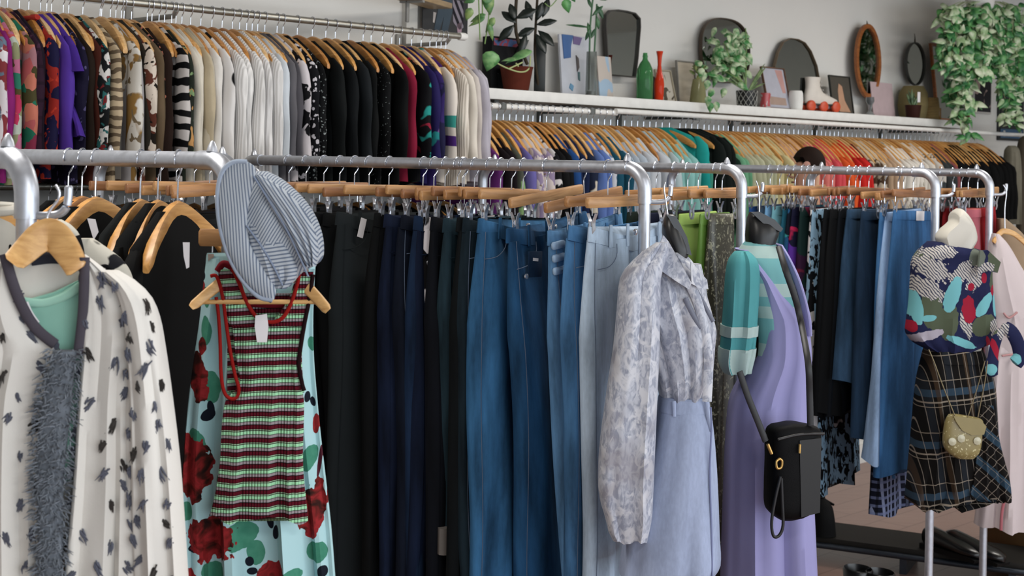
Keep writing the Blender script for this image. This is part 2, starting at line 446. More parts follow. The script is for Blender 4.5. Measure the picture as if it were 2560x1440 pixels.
def clip_jaws(x, zt, mb):
    mb.tube([(x, 0, zt+.004), (x, 0, zt-.022)], .0013, 6)
    for sg in (-1, 1):
        rg = []
        for z, y, w in ((-.016, .013, .005), (-.03, .007, .0055), (-.042, .0045, .006), (-.056, .006, .0055), (-.07, .002, .0045)):
            yy = sg*y
            rg.append([(x-w, yy-.001, zt+z), (x+w, yy-.001, zt+z), (x+w, yy+.001, zt+z), (x-w, yy+.001, zt+z)])
        mb.loft(rg)
    mb.lathe([(.001, -.006), (.004, -.005), (.004, .005), (.001, .006)], 8, (x, 0, zt-.042))
_ck = {}
def clip_hanger(label, group, loc, rz, W=.175, bar=-.068, rr=PIPE, tone=0):
    key = (W, bar, rr, tone)
    if key in _ck:
        t = copy_tree(_ck[key]); t.location = loc; t.rotation_euler = (0, 0, rz)
        return tag(t, label, 'clip hanger', group)
    t = thing('clip_hanger', label, 'clip hanger', loc, rz, group)
    hook_mb(bar+.008, rr).build('hook', CHROME, t)
    MB().box((0, 0, bar-.012), (2*W, .014, .026), bev=.004).build('wooden_bar', BARWOOD[tone % 3], t)
    for x in (-W+.022, W-.022):
        m = MB(); clip_jaws(x, bar-.022, m); m.build('clip', CHROME, t)
    _ck[key] = t
    return t

# ================================================================ garments hung by the shoulders
def top(label, cat, mat, loc, rz, group, name='blouse', half=.25, L=.53, sl=.46, thick=.015, seed=0, neck=-.055, nk=.085, flare=1.0, smat=None, fold=.006, collar=None, drop=.11):
    t = thing(name, label, cat, loc, rz, group); rr = random.Random(seed)
    ph = [rr.uniform(0, 6.28) for _ in range(3)]; k = half/.25
    def zs(x): return neck+.005-drop*((x/.215)**1.45)
    rows = [(zs(nk)+.004, nk, .006), (zs(nk*.65+.0665*k), nk*.65+.0665*k, .011), (zs(nk*.3+.133*k), nk*.3+.133*k, .014), (zs(.19*k), .19*k, thick), (zs(.2*k)-.02, .208*k, thick*1.1), (-.24+neck, .205*k, thick*1.2), (-L*.7+neck, .207*k, thick*1.3), (-L+neck, .215*k*flare, thick*1.4)]
    rings = []
    for z, a, b in [(r[0], r[1], r[2]) for r in resample([(-q[0], q[1], q[2]) for q in rows], 16)]:
        z = -z; tt = min(1, max(0, (neck-z)/L)); ring = []
        for j in range(22):
            th = 2*math.pi*j/22; x = math.copysign(abs(math.cos(th))**.85, math.cos(th)); y = math.copysign(abs(math.sin(th))**.7, math.sin(th))
            ring.append((a*x, b*y+fold*tt*(math.sin(6*x+ph[0]+tt*2)+.6*math.sin(11*x+ph[1])), z+(.01*math.sin(x*5+ph[2]) if tt > .97 else 0)))
        rings.append(ring)
    MB().loft(rings).build('body', mat, t)
    if sl:
        for sg in (-1, 1):
            rg = []; sw = rr.uniform(-.006, .006)
            for z, cx, w, b in resample([(drop-.02, .185, .012, .008), (drop+.005, .205, .03, .012), (drop+.04, .216, .038, .016), (drop+.1, .222, .038, .018), (.3, .225, .038, .017), (max(sl, .16) if sl > .3 else sl, .226, .040*flare, .016)] if sl > .3 else [(drop-.02, .185, .012, .008), (drop+.005, .205, .03, .012), (drop+.03, .22, .042, .016), (sl, .235, .05*flare, .018)], 12):
                z_ = neck-z-(.075-.075)
                rg.append([(sg*(cx*k)+w*math.cos(a_)+.004*math.sin(z*30+ph[1]), b*math.sin(a_)*(1+.25*math.sin(z*22+ph[0]))+sw*z*3, z_) for a_ in (2*math.pi*q/14 for q in range(14))])
            MB().loft(rg).build('sleeve', smat or mat, t)
    if collar:
        pts = [(nk*1.05*math.cos(a_), .014*math.sin(a_)-.004, zs(nk)+.006+.004*math.sin(a_)) for a_ in (2*math.pi*q/16 for q in range(17))]
        MB().tube(pts, .011, 8, .7).build('collar', collar, t)
    return t
# ================================================================ upper rail on the back wall
ZU = 2.243
p0, p1 = on_line(-40, 0, CRAIL), on_line(1152, 92, CRAIL)
t = thing('wall_rail', 'upper steel wall rail holding the colourful and white tops', 'clothes rail', (p1.x, p1.y, ZU), math.radians(45))
Lr = (p1.xy-p0.xy).length+.6
MB().tube([(-Lr, 0, 0), (.0, 0, 0)], .0125, 12).build('rail', metal('#a9a69c', .4), t)
MB().lathe([(.016, -.01), (.016, .02), (.012, .03)], 12).build('end_cap', WHITE, t, M=Matrix.Rotation(math.radians(90), 4, 'Y'))
for x in (-.06, -1.3, -2.6, -3.6):
    m = MB(); m.tube([(x, .3, -.03), (x, .02, -.03), (x, 0, -.012)], .009, 8); m.box((x, .312, -.03), (.03, .014, .1), bev=.004); m.build('wall_bracket', solid('#8f8d87', .5), t)
V = [  # (edge u, what it is, material, options)
 (12, 'blouse in white, brick and slate blue brush print', blotch('#cfcad0', (('#8d3a40', 16, .52), ('#66788c', 21, .58))), {}),
 (30, 'plain magenta blouse', solid('#8d2374'), {}),
 (52, 'blouse in pink, grey and teal patchwork print', multi(('#c0355e', '#8b8f6a', '#b96a8a', '#a9b3a8', '#2c7d66', '#c85a5a', '#5d5230'), 26, .05), dict(fold=.012)),
 (76, 'blouse in coral, green and rose patchwork print', multi(('#b25a5c', '#4f4a2c', '#a3737c', '#1f7058', '#8f3550', '#bd6f5c'), 22, .05), dict(fold=.01)),
 (92, 'dark plum blouse with faint check', plaid('#3a2236', ((0, .04, 0, .2, '#56344e'), (2, .05, 0, .2, '#2a1a28'))), {}),
 (112, 'blackish violet blouse', solid('#271b2b'), {}),
 (142, 'navy blouse with red splashes', blotch('#23204a', (('#a12a22', 19, .5), ('#c23a26', 31, .6))), dict(collar=solid('#b5352c'))),
 (166, 'violet blouse', solid('#5a3aa8'), dict(fold=.012, L=.39)),
 (196, 'bright violet blouse with a flared hem', solid('#5333a4'), dict(sl=.20, flare=1.4, L=.385, half=.26, fold=.018)),
 (212, 'dark blue print blouse', spots('#211d3a', '#56507a', 40, .25), {}),
 (224, 'very dark olive brown shirt', solid('#2c2119'), {}),
 (254, 'rust brown knit top', solid('#5b2c22'), {}),
 (268, 'top in black, white and teal print', blotch('#1d2224', (('#c6c4c0', 22, .52), ('#2c6a6a', 27, .56), ('#82262a', 30, .62))), {}),
 (304, 'beige blouse with grey tiger stripes', tiger('#b3a083', '#6f5f4c', 11, 'Z', 3.2, .52), dict(fold=.01)),
 (348, 'white blouse with gold brown print', blotch('#c9c5bd', (('#94713c', 9, .5), ('#7a6a52', 24, .6))), dict(fold=.01)),
 (352, 'pale grey shirt', solid('#9a979a'), {}),
 (374, 'charcoal brown shirt', solid('#3c3730'), {}),
 (388, 'top in white and brown geometric print', blotch('#c9bcae', (('#6b3a2c', 20, .52), ('#2b241e', 24, .6))), {}),
 (402, 'khaki brown knit top', solid('#6d5b45'), {}),
 (409, 'black top with tiny red and white dots', spots('#1f1c1a', '#b9705c', 46, .3), {}),
 (428, 'dark brown blouse with a slanted front', solid('#33231d'), dict(flare=1.1)),
 (468, 'blouse with bold black and white bands', tiger('#bdb7b4', '#17171a', 6.5, 'Z', 3, .5), {}),
 (480, 'dark green floral blouse', blotch('#2e352c', (('#b98a52', 16, .62), ('#7d9a6a', 20, .64))), {}),
 (498, 'cream cardigan', solid('#c6bfb1'), {}),
 (512, 'cream cardigan', solid('#cdc6b8'), {}),
 (530, 'tan cardigan', solid('#b3a58a'), {}),
 (541, 'oatmeal knit top', solid('#b3a995'), {}),
 (556, 'off white blouse', solid('#d2cec8'), {}),
 (578, 'white blouse with black blots', spots('#d6d3d1', '#1d1d20', 13, .26, (1, 1, .7)), {}),
 (604, 'white ribbed blouse', knit('#dddbd9', '#d2d0ce'), dict(fold=.012)),
 (632, 'white ribbed blouse', knit('#dfdddb', '#d5d3d1'), dict(fold=.012)),
 (658, 'white ribbed blouse', knit('#dedcda', '#d3d1cf'), dict(fold=.012)),
 (684, 'white ribbed blouse', knit('#dcdad9', '#d2d0cf'), dict(fold=.01)),
 (702, 'white ribbed blouse', knit('#d9d7d6', '#d0cecc'), {}),
 (720, 'pale ice blue blouse', solid('#c2c9d0'), {}),
 (734, 'mid grey satin blouse', solid('#67656a'), {}),
 (748, 'grey jacket with a pale edge', solid('#56545a'), {}),
 (766, 'black and white leopard blouse', blotch('#c2bcc0', (('#1b1b1f', 19, .53),)), {}),
 (797, 'black and white small scale print blouse', spots('#1c1d22', '#c6c3c9', 52, .33), {}),
 (812, 'black top with rows of pin dots', spots('#191b1d', '#8d9494', 75, .2), {}),
 (848, 'black crepe blouse', solid('#191d1e'), {}),
 (886, 'black blazer', solid('#1a1e21'), {}),
 (920, 'dark slate blazer', solid('#23282c'), {}),
 (944, 'black ribbed top', solid('#16191a'), {}),
 (978, 'black sequined top', spots('#141618', '#9aa2a2', 85, .12), {}),
 (1014, 'black velvet top', solid('#121516'), {}),
 (1034, 'crimson blouse', solid('#8a1938'), {}),
 (1062, 'black blouse with teal and red flowers', blotch('#15161c', (('#1d9089', 12, .57), ('#96203a', 14, .63))), {}),
 (1086, 'indigo blouse with lilac and teal print', blotch('#2c2462', (('#7d5a98', 10, .58), ('#1f8a8c', 13, .63))), {}),
 (1106, 'purple and navy satin blouse', blotch('#3a2b70', (('#26254c', 8, .5),)), {}),
 (1136, 'cream sweater with teal and violet bands', bands((('#cac2b9', .52), ('#4f2a7c', .13), ('#bfb6ad', .11), ('#2f8c82', .14), ('#cac2b9', .1)), .3, 2, .006), dict(fold=.01)),
 (1160, 'cream cable sweater', knit('#cfc7bc', '#c2b9ac'), {}),
 (1182, 'ivory sweater', solid('#cbc4b9'), {}),
 (1198, 'pale beige cardigan', solid('#b5ada7'), {}),
 (1210, 'pale lavender shirt', solid('#a5a1ac'), {}),
 (1222, 'lavender grey shirt at the rail end', solid('#a8a4ae'), {}),
]
names, cnt = unique([v[1] for v in V])
for i, (u, d, m, o) in enumerate(V):
    P = on_line(u, 230, CRAIL-.25*1.4142); b = P-NDIR*.25; loc = (b.x, b.y, ZU)
    jit = R.uniform(-.05, .05); nm = names[i]; w = d if cnt[d] == 1 else nm
    art = 'on the upper wall rail' if cnt[d] == 1 else 'from the dark tops, upper wall rail'
    kw = dict(seed=i, nk=R.choice((.07, .085, .1, .115))); kw.update(o)
    top(nm+' '+art, 'top', m, loc, -math.pi/4+jit, 'tops on the upper wall rail', half=kw.pop('half', .25+R.uniform(-.012, .012)), **kw)
    wood_hanger('wooden hanger holding the '+w+', upper wall rail', 'hangers on the upper wall rail', loc, -math.pi/4+jit, tone=R.choice((0, 0, 1, 3, 2)))
# the plank on brackets above
a, b = on_line(1092, 16, 6.22), at(740, -8, 4.75)
dv = Vector((b.x-a.x, b.y-a.y, 0)); pl = wood('#b59a72', '#a08258')
t = thing('wooden_plank', 'pale wooden plank shelf end high above the upper rail', 'plank', a, math.atan2(-dv.y, -dv.x))
MB().box((-dv.length/2, -.02, 0), (dv.length, .1, .022), bev=.003).build('board', pl, t)
m = MB(); m.box((-.30, .0, -.05), (.02, .012, .09), bev=.003); m.box((-.30, -.02, -.014), (.02, .1, .01)); m.build('bracket', solid('#8b8a86', .5), t)

# dark coats on a lower wall rail, seen through the racks
d0, d1 = on_line(-120, 470, 5.93), on_line(1250, 470, 5.93)
t = thing('wall_rail', 'lower steel wall rail of dark coats behind the near racks', 'clothes rail', (d0.x, d0.y, 1.64), math.radians(45))
Ld = (d1-d0).length
MB().tube([(0, 0, 0), (Ld, 0, 0)], .0125, 10).build('rail', metal('#a9a69c', .4), t)
for x in (.2, 1.6, Ld-.1): MB().tube([(x, .245, 0), (x, 0, 0)], .008, 8).build('rail_bracket', solid('#8f8d87', .5), t)
DK = ['#1b1d20', '#24201f', '#1d222b', '#2a2628', '#191b1b', '#232a2c', '#2b2320', '#1e1e26']
for i in range(26):
    q = d0+(d1-d0)*((i+.5)/26); lab = 'dark coat on the lower wall rail behind the near racks'
    top(lab, 'coat', solid(DK[i % 8]), (q.x, q.y, 1.64), -math.pi/4+R.uniform(-.1, .1), 'dark coats on the lower wall rail', name='coat', half=.23, L=1.0, sl=.6, thick=.03, seed=400+i, nk=.07)
    wood_hanger('wooden hanger holding a dark coat on the lower wall rail', 'hangers on the lower wall rail', (q.x, q.y, 1.64), -math.pi/4+R.uniform(-.05, .05), tone=i % 3)
# ================================================================ shelf and lower rail on the back wall, right half
ZS = 2.048
q0, q1 = on_line(1150, 220, CSHELF), on_line(2420, 305, CSHELF)
s0 = (q0-Vector((0, CW, 0))).dot(WDIR); s1 = (q1-Vector((0, CW, 0))).dot(WDIR)
sh = thing('wall_shelf', 'long white wall shelf carrying mirrors, bottles and plants', 'shelf', wp(s0, 0, ZS), math.radians(45))
Ls = s1-s0
MB().box((Ls/2, -.142, -.022), (Ls, .283, .044), bev=.003).build('board', WHITE, sh)
for x in (.25, .75, 1.3, 2.2, 3.0, 3.7):
    m = MB(); m.box((x, -.14, -.056), (.025, .2, .025)); m.box((x, -.012, -.1), (.025, .012, .12)); m.build('shelf_bracket', solid('#5e615e', .5), sh)
ZL = 1.973
r0, r1 = on_line(1120, 268, CRAIL), on_line(2582, 338, CRAIL)
t = thing('wall_rail', 'white painted wall rail under the long shelf, full of wooden hangers', 'clothes rail', (r0.x, r0.y, ZL), math.radians(45))
Lr = (r1-r0).length
MB().tube([(0, 0, 0), (1.02, 0, 0)], .0125, 12).build('rail', WHITE, t)
MB().tube([(1.0, -.012, .008), (Lr, -.012, .008)], .0125, 12).build('rail', WHITE, t)
for x in (.3, .85, 1.6, 2.4, 3.2, 3.9):
    m = MB(); m.tube([(x, .31, 0), (x, -.01, 0)], .008, 8); m.lathe([(.02, -.012), (.02, .012)], 10, (x, 0, -.0)); m.build('rail_bracket', solid('#5e615e', .5), t)
G2 = 'tops on the rail under the shelf'
W2 = [(1248, 1, 'purple satin blouse', solid('#6a2d78')), (1268, 2, 'black lace blouse', solid('#221a20')), (1312, 1, 'grey green print blouse', blotch('#55594f', (('#7da06a', 12, .55), ('#33363a', 16, .6)))),
 (1332, 1, 'periwinkle blouse', solid('#6a64a6')), (1350, 3, 'cream and lilac print blouse', blotch('#c0b6b4', (('#8d7f9c', 16, .55), ('#7f6a5c', 21, .6)))), (1398, 1, 'black and white print blouse', blotch('#c2bfc0', (('#1d1e22', 13, .5),))),
 (1416, 2, 'black blouse', solid('#17181a')), (1440, 1, 'royal blue shirt with a white collar', solid('#234f8e')), (1458, 2, 'navy shirt', solid('#1e2c52')), (1490, 1, 'navy and cream print blouse', blotch('#26304a', (('#c7beae', 12, .54),))),
 (1510, 2, 'cornflower blue blouse', solid('#5c78b8')), (1540, 1, 'white blouse with tan leaves', blotch('#c3c6cc', (('#a98d62', 11, .56), ('#5c7a9c', 14, .6)))), (1558, 2, 'deep teal blouse', solid('#1b566e')),
 (1588, 3, 'pale grey blue shirt', solid('#a3afbc')), (1634, 3, 'white blouse with blue dots', spots('#bcc2ca', '#3c4f80', 17, .2)), (1686, 2, 'ice blue knit top', solid('#a9bcc0')), (1716, 3, 'aqua knit top', solid('#86bcb8')),
 (1762, 1, 'bright turquoise blouse', solid('#119a94')), (1780, 1, 'sea green blouse', solid('#3c8f7c')), (1806, 3, 'black velvet jacket', solid('#1d2523')), (1850, 1, 'dark forest green blouse', solid('#1d3a2c')), (1866, 2, 'mint green blouse', solid('#6aa883')),
 (1890, 5, 'pale sage shirt', solid('#b5b79a')), (1950, 4, 'pale yellow shirt', solid('#c5bb8c')), (2004, 4, 'peach blouse', solid('#c9a184')), (2052, 3, 'salmon blouse', solid('#d0726a')), (2088, 3, 'coral red blouse', solid('#cf4a52')), (2122, 3, 'orange blouse', solid('#d4531c')),
 (2156, 3, 'scarlet blouse', solid('#c9221c')), (2188, 1, 'wine red blouse', solid('#661f2e')), (2198, 3, 'brown and cream print blouse', blotch('#b6a894', (('#55402f', 15, .52),))), (2232, 3, 'tan blouse', solid('#a98f74')), (2264, 5, 'white blouse with beige flowers', blotch('#c9c4bb', (('#a78f63', 10, .56), ('#8f8a7a', 18, .6)))),
 (2316, 3, 'ivory blouse', solid('#c0bab0')), (2346, 3, 'grey and cream print blouse', blotch('#b3aea6', (('#3f4648', 12, .5), ('#ab7d4c', 15, .62)))), (2376, 2, 'charcoal blouse', solid('#3a3f40')), (2398, 1, 'dusty rose blouse', solid('#8a4a4c')), (2412, 14, 'black dress', solid('#121314'))]
rows2 = []
for i, (u, n, d, m) in enumerate(W2):
    un = W2[i+1][0] if i+1 < len(W2) else 2548
    for j in range(n): rows2.append((u+(un-u)*j/n, d, m))
names, cnt = unique([r[1] for r in rows2])
for i, (u, d, m) in enumerate(rows2):
    P = on_line(u, 390, CRAIL-.25*1.4142); b = P-NDIR*.25; loc = (b.x, b.y, ZL)
    jit = R.uniform(-.06, .06); tail = ' on the rail under the shelf' if cnt[d] == 1 else ' from the near end, rail under the shelf'
    tall = 'velvet' in d or 'turquoise' in d
    top(names[i]+tail, 'top', m, loc, -math.pi/4+jit, G2, half=.25+R.uniform(-.015, .015), seed=200+i, nk=.055 if tall else R.choice((.08, .11, .13, .16)), L=.55, thick=.02 if tall else .013, drop=.06 if tall else .135)
    wood_hanger('wooden hanger holding the '+names[i]+', rail under the shelf', 'hangers on the rail under the shelf', loc, -math.pi/4+jit, tone=R.choice((0, 0, 2, 1)), drop=.075 if tall else .135)
# ================================================================ trousers and skirts hung from clips
STITCH = solid('#66758c', .8)
def trousers(label, mat, loc, rz, group, w=.37, L=1.0, thigh=1.0, hem=1.0, seed=0, top_z=-.142, jean=True, seam=None, cuff=None, dark=None, tagit=False, coin=False, rivet=False, tied=False, fold=.009, name='trousers', cat='trousers', tilt=.03):
    t = thing(name, label, cat, loc, rz, group); rr = random.Random(seed); h = w/2
    ph = [rr.uniform(0, 6.28) for _ in range(4)]
    dep, sw = rr.uniform(-.012, .012), rr.uniform(-.02, .02)
    for sg in (-1, 1):
        rings = []; N_ = 22
        for i in range(N_):
            q = i/(N_-1); z = top_z-.035-(L-.035)*q
            crotch = .27
            if q < crotch:
                k = q/crotch; x0, x1 = lerp(-.004, .004, k), h*lerp(.95, 1.04, math.sin(k*1.57)); b = lerp(.016, .04, k)
            else:
                k = (q-crotch)/(1-crotch); wd = lerp(h*.98*thigh, h*.74*hem, min(1, k*1.15)); cx = lerp(h*.535, h*.53, k)
                x0, x1 = cx-wd/2, cx+wd/2; b = lerp(.037, .03, k)
            cx, hw = (x0+x1)/2, (x1-x0)/2; ring = []
            for j in range(20):
                th = 2*math.pi*j/20; x = cx+hw*math.copysign(abs(math.cos(th))**.8, math.cos(th))
                y = b*math.copysign(abs(math.sin(th))**.75, math.sin(th))
                y += fold*(.5+.7*q)*(math.sin(x*34+ph[0]+q*4)+.5*math.sin(x*71+ph[1]-q*5))+.006*math.sin(q*7+ph[2])*q
                ring.append((sg*x+tilt*q*.5, y+sg*dep*min(1, q*2)+sw*q, z))
            rings.append(ring)
        MB().loft(rings).build('leg', mat, t)
        if jean: MB().tube([Vector(r_[18])+Vector((0, -.001, 0)) for r_ in rings], .0009, 4).build('side_seam', seam or STITCH, t)
        if cuff:
            c = MB(); zc = top_z-L
            c.loft([[(sg*(h*.52+h*.52*hem*math.cos(a)*.98)+tilt*.5, .034*math.sin(a), zc+dz) for a in (2*math.pi*k/18 for k in range(18))] for dz in (-.01, .0, .06)])
            c.build('cuff', cuff, t)
    rings = []
    for z, k, b in ((top_z, .93, .012), (top_z-.002, .955, .016), (top_z-.038, .97, .019), (top_z-.04, .94, .014)):
        rings.append([(h*k*math.copysign(abs(math.cos(a))**.8, math.cos(a)), b*math.copysign(abs(math.sin(a))**.75, math.sin(a))+.003*math.sin(8*math.cos(a)+ph[3]), z-(.03 if math.sin(a) < 0 else .012)*(1-abs(math.cos(a)))) for a in (2*math.pi*q/24 for q in range(24))])
    MB().loft(rings).build('waistband', dark or mat, t)
    if jean:
        pst = seam or STITCH
        for x in (-.62, -.2, .62):
            MB().box((h*x, -.022, top_z-.026), (.011, .004, .056), bev=.0015).build('belt_loop', mat, t)
        for sg in (-1, 1):
            pts = spline([(sg*h*.5, -.026, top_z-.045), (sg*h*.55, -.031, top_z-.075), (sg*h*.72, -.032, top_z-.098), (sg*h*.93, -.022, top_z-.105)], 4)
            MB().tube(pts, .0011, 5).build('pocket_stitching', pst, t)
        MB().tube([(0, -.030, top_z-.045), (.002, -.036, top_z-.11), (-.012, -.037, top_z-.18)], .0011, 5).build('fly_stitching', pst, t)
        MB().lathe([(.001, -.003), (.008, -.002), (.008, .002), (.004, .004)], 12).build('button', CHROME, t, M=Matrix.Translation((0, -.022, top_z-.02)) @ Matrix.Rotation(math.radians(90), 4, 'X'))
    if coin:
        MB().box((-h*.62, -.036, top_z-.10), (.062, .004, .066), Matrix.Rotation(.12, 3, 'Y').to_4x4(), .001).build('coin_pocket', denim('#1a3450', .3), t)
        MB().box((-h*.62, -.0388, top_z-.088), (.024, .0012, .008), Matrix.Rotation(.2, 3, 'Y').to_4x4()).build('woven_label', TAGW, t)
    if coin or rivet:
        MB().lathe([(.001, -.003), (.007, -.002), (.007, .002), (.003, .004)], 10).build('rivet', CHROME, t, M=Matrix.Translation((-h*.84, -.038, top_z-.125)) @ Matrix.Rotation(math.radians(90), 4, 'X'))
    if tied:
        for x_, dz_ in ((-.03, 0), (.012, .01)):
            MB().tube(spline([(-h*.3+x_, -.026, top_z-.06), (-h*.3+x_-.016, -.04, top_z-.10), (-h*.3+x_, -.044, top_z-.135+dz_), (-h*.3+x_+.016, -.04, top_z-.10), (-h*.3+x_+.006, -.028, top_z-.06)], 4), .0022, 6).build('tie_string', denim('#7f9cba', .2), t)
        for dz_ in (.008, .04, .072): MB().box((-h*.86, -.02, top_z-dz_-.03), (.05, .012, .018), bev=.004).build('waist_gather', denim('#8fa9c6', .2), t)
    if tagit:
        m = MB(); m.box((-h*.62, -.03, top_z-.045), (.022, .001, .055), Matrix.Rotation(.25, 3, 'Y').to_4x4()); m.build('price_tag', TAGW, t)
    return t
def skirt(label, mat, loc, rz, group, w=.34, L=.6, flare=1.2, seed=0, top_z=-.142, fold=.012, name='skirt', cat='skirt', band=None, fl_pow=1.0, hem=.012, shift=0.0):
    t = thing(name, label, cat, loc, rz, group); rr = random.Random(seed); ph = [rr.uniform(0, 6.28) for _ in range(4)]; rings = []
    for i in range(20):
        q = i/19; z = top_z-.03-(L-.03)*q; h = w/2*lerp(1, flare, q**fl_pow)*(1+.05*math.sin(min(1, q*4)*1.57)); b = lerp(.014, .03, min(1, q*3))+.014*(flare-1)*q; ring = []
        for j in range(32):
            th = 2*math.pi*j/32; cs, sn = math.cos(th), math.sin(th)
            x = math.copysign(abs(cs)**.8, cs); y = b*math.copysign(abs(sn)**.75, sn)
            f = fold*q*(math.sin(x*7+ph[0]+q)+.6*math.sin(x*13+ph[1]-q*2))
            ring.append((h*x+shift*q, y+f, z+(hem*math.sin(x*6+ph[2]) if i == 19 else 0)))
        rings.append(ring)
    MB().loft(rings).build('skirt_body', mat, t)
    h = w/2
    MB().loft([[(h*k*math.copysign(abs(math.cos(a))**.8, math.cos(a)), b*math.sin(a), z) for a in (2*math.pi*q/24 for q in range(24))] for z, k, b in ((top_z, .95, .012), (top_z-.003, .98, .016), (top_z-.034, 1.0, .018), (top_z-.036, .96, .014))]).build('waistband', band or mat, t)
    return t
def rail_pt(i, u, off, v=490):
    """a hook point on rack i such that the garment edge, off along the hanger, shows at u"""
    e = REND[i]; kx, _ = ks(u, v); ox, oy = e.x+DRP.x*off, e.y+DRP.y*off
    t = (ox-kx*oy)/(-(-DR.x)-kx*DR.y)*1.0
    return Vector((e.x-DR.x*t, e.y-DR.y*t, RZ)), t
def clipped(i, u, fn, label, mat, hl, grp, hgrp, W=.175, jit=None, tone=None, tilt_=None, **kw):
    w = kw.get('w', .37); p, t = rail_pt(i, u, -w/2*.97)
    t = max(.05, t); p = REND[i]-DR*t; p.z = RZ
    j = R.uniform(-.1, .1) if jit is None else jit
    tl = R.uniform(-.05, .03) if tilt_ is None else tilt_
    h = clip_hanger(hl, hgrp, p, ARP+j, W=W, bar=R.choice((-.064, -.068, -.073)), tone=R.randrange(3) if tone is None else tone)
    g = fn(label, mat, p, ARP+j, grp, seed=R.randrange(9999), **kw)
    h.rotation_euler = g.rotation_euler = (0, tl, ARP+j)
    return g
GJ, GH = 'trousers on the long pipe rack', 'clip hangers on the long pipe rack'
J = [ # far ones first
 (606, 'blackish wool trousers, deepest on the jeans rack', solid('#15171b'), dict(jean=False)),
 (650, 'black cord trousers behind the hat', solid('#17191c'), dict(jean=False)),
 (695, 'black jeans behind the hat', denim('#16181d', .2), {}),
 (735, 'soft black trousers just beyond the hat', solid('#131519'), dict(jean=False)),
 (772, 'black denim trousers beside the hat', denim('#171a1e', .2), {}),
 (808, 'black trousers half hidden by charcoal wide trousers', solid('#14171a'), dict(jean=False)),
 (843, 'charcoal grey wide leg trousers with a white tag', solid('#272d30', .9, 0, .08), dict(w=.42, hem=1.25, tagit=True)),
 (945, 'black slim jeans after the charcoal trousers', denim('#121416', .3), {}),
 (972, 'inky navy jeans', denim('#16213a', .6), {}),
 (1000, 'midnight blue jeans', denim('#141c2d', .5), {}),
 (1030, 'dark navy flared jeans', denim('#16223c', .4), dict(hem=1.3)),
 (1044, 'navy jeans with a silver pocket rivet', denim('#1b2f4c', .6), dict(rivet=True)),
 (1060, 'black and white cow print trousers', blotch('#cfccd2', (('#16161a', 11, .5),)), dict(jean=False, L=1.05, w=.33)),
 (1074, 'blackish navy jeans', denim('#12161f', .3), {}),
 (1112, 'dark teal grey jeans with turned up cuffs', denim('#243a45', .5), dict(L=.88, cuff=solid('#6f6a66', .85))),
 (1140, 'blackish green jeans', denim('#14191c', .3), {}),
 (1168, 'dark bottle blue jeans', denim('#1c2c36', .5), {}),
 (1197, 'mid blue jeans with a worn side seam', denim('#2f5f88', .5), dict(hem=1.1)),
 (1244, 'deep blue jeans with a coin pocket', denim('#204a70', .5), dict(coin=True, hem=1.35, w=.4, tilt_=-.1, jit=.1)),
 (1350, 'mid blue flared jeans with a tied waist', denim('#5480aa', .45), dict(tied=True, hem=1.5, w=.36, tilt_=-.12, jit=.05)),
 (1420, 'blue jeans with a curved front pocket', denim('#416d98', .5), dict(w=.34, jit=0)),
 (1490, 'pale washed out blue jeans nearest the rack end', denim('#9fb2c6', .35), dict(w=.34, jit=0, hem=1.2)),
]
for u, d, m, o in J:
    o = dict(o); o.setdefault('L', 1.04)
    if 'blue jeans' not in d and 'blue flared' not in d: o['seam'] = m
    clipped(3, u, trousers, d, m, 'wooden clip hanger holding the '+d.split(',')[0], GJ, GH, **o)
# the coin pocket jeans: pocket with a small woven label and rivet
# dark trousers on the hidden rack
for n_, u in enumerate((215, 262, 300, 345, 385, 430, 475, 520)):
    d = ('black', 'charcoal', 'dark brown', 'ink blue', 'black velvet', 'faded black', 'grey black', 'coal black')[n_]
    clipped(7, u, trousers, d+' trousers behind the black coats', solid(('#17181b', '#24272a', '#2a211d', '#1a2130', '#131417', '#232427', '#1f2124', '#101113')[n_]), 'clip hanger with the '+d+' trousers behind the black coats', 'dark trousers behind the black coats', 'clip hangers behind the black coats', jean=False, L=.95)

# ================================================================ black coats on rack 2 and blouses on rack 1
def shoulder_hung(i, u, d, mat, ang, grp, half=.24, t_over=None, fur=False, name='coat', cat='coat', tone=0, tagp=None, hook_drop=-.075, **kw):
    e = REND[i]; kx, _ = ks(u, 410)
    t = (e.x-kx*e.y)/(DR.x-kx*DR.y); p = e-DR*t; p.z = RZ
    wood_hanger('wooden hanger holding the '+d, 'wooden hangers on the near racks', p, ang, neck=hook_drop, rr=PIPE, W=.2, tone=tone, h0=.05, drop=.1)
    g = top(d, cat, mat, p, ang, grp, name=name, half=half, neck=hook_drop, drop=.1, **kw)
    if fur:
        rr = random.Random(5); m = MB(); b = g.children[0].data
        for _ in range(900):
            f = b.polygons[rr.randrange(len(b.polygons))]; c = f.center; n = f.normal
            dd = Vector((n.x+rr.uniform(-.5, .5), n.y+rr.uniform(-.5, .5), n.z*.4-.5)).normalized()*rr.uniform(.012, .026)
            m.tube([c, c+dd*.6, c+dd+Vector((0, 0, -.006))], [.0022, .0014, .0002], 4)
        o = m.build('fur_pile', mat, g); o['kind'] = 'stuff'
    if tagp:
        m = MB(); m.box(tagp, (.024, .0012, .075), Matrix.Rotation(.12, 3, 'Y').to_4x4()); m.build('price_tag', TAGW, g)
    return g
def world_tag(g, uv, Y):
    inv = (Matrix.Translation(g.location) @ Matrix.Rotation(g.rotation_euler[2], 4, 'Z')).inverted(); m = MB()
    m.loft([[inv @ (at(u, v, Y)+Vector((0, d, 0))) for u, v in uv] for d in (0, .0012)]); m.build('price_tag', TAGW, g)
GC = 'black coats on the near rack'
shoulder_hung(2, 172, 'black wool coat farthest along the near rack', solid('#121416'), 1.25, GC, L=.8, sl=.6, half=.22, nk=.07, seed=1)
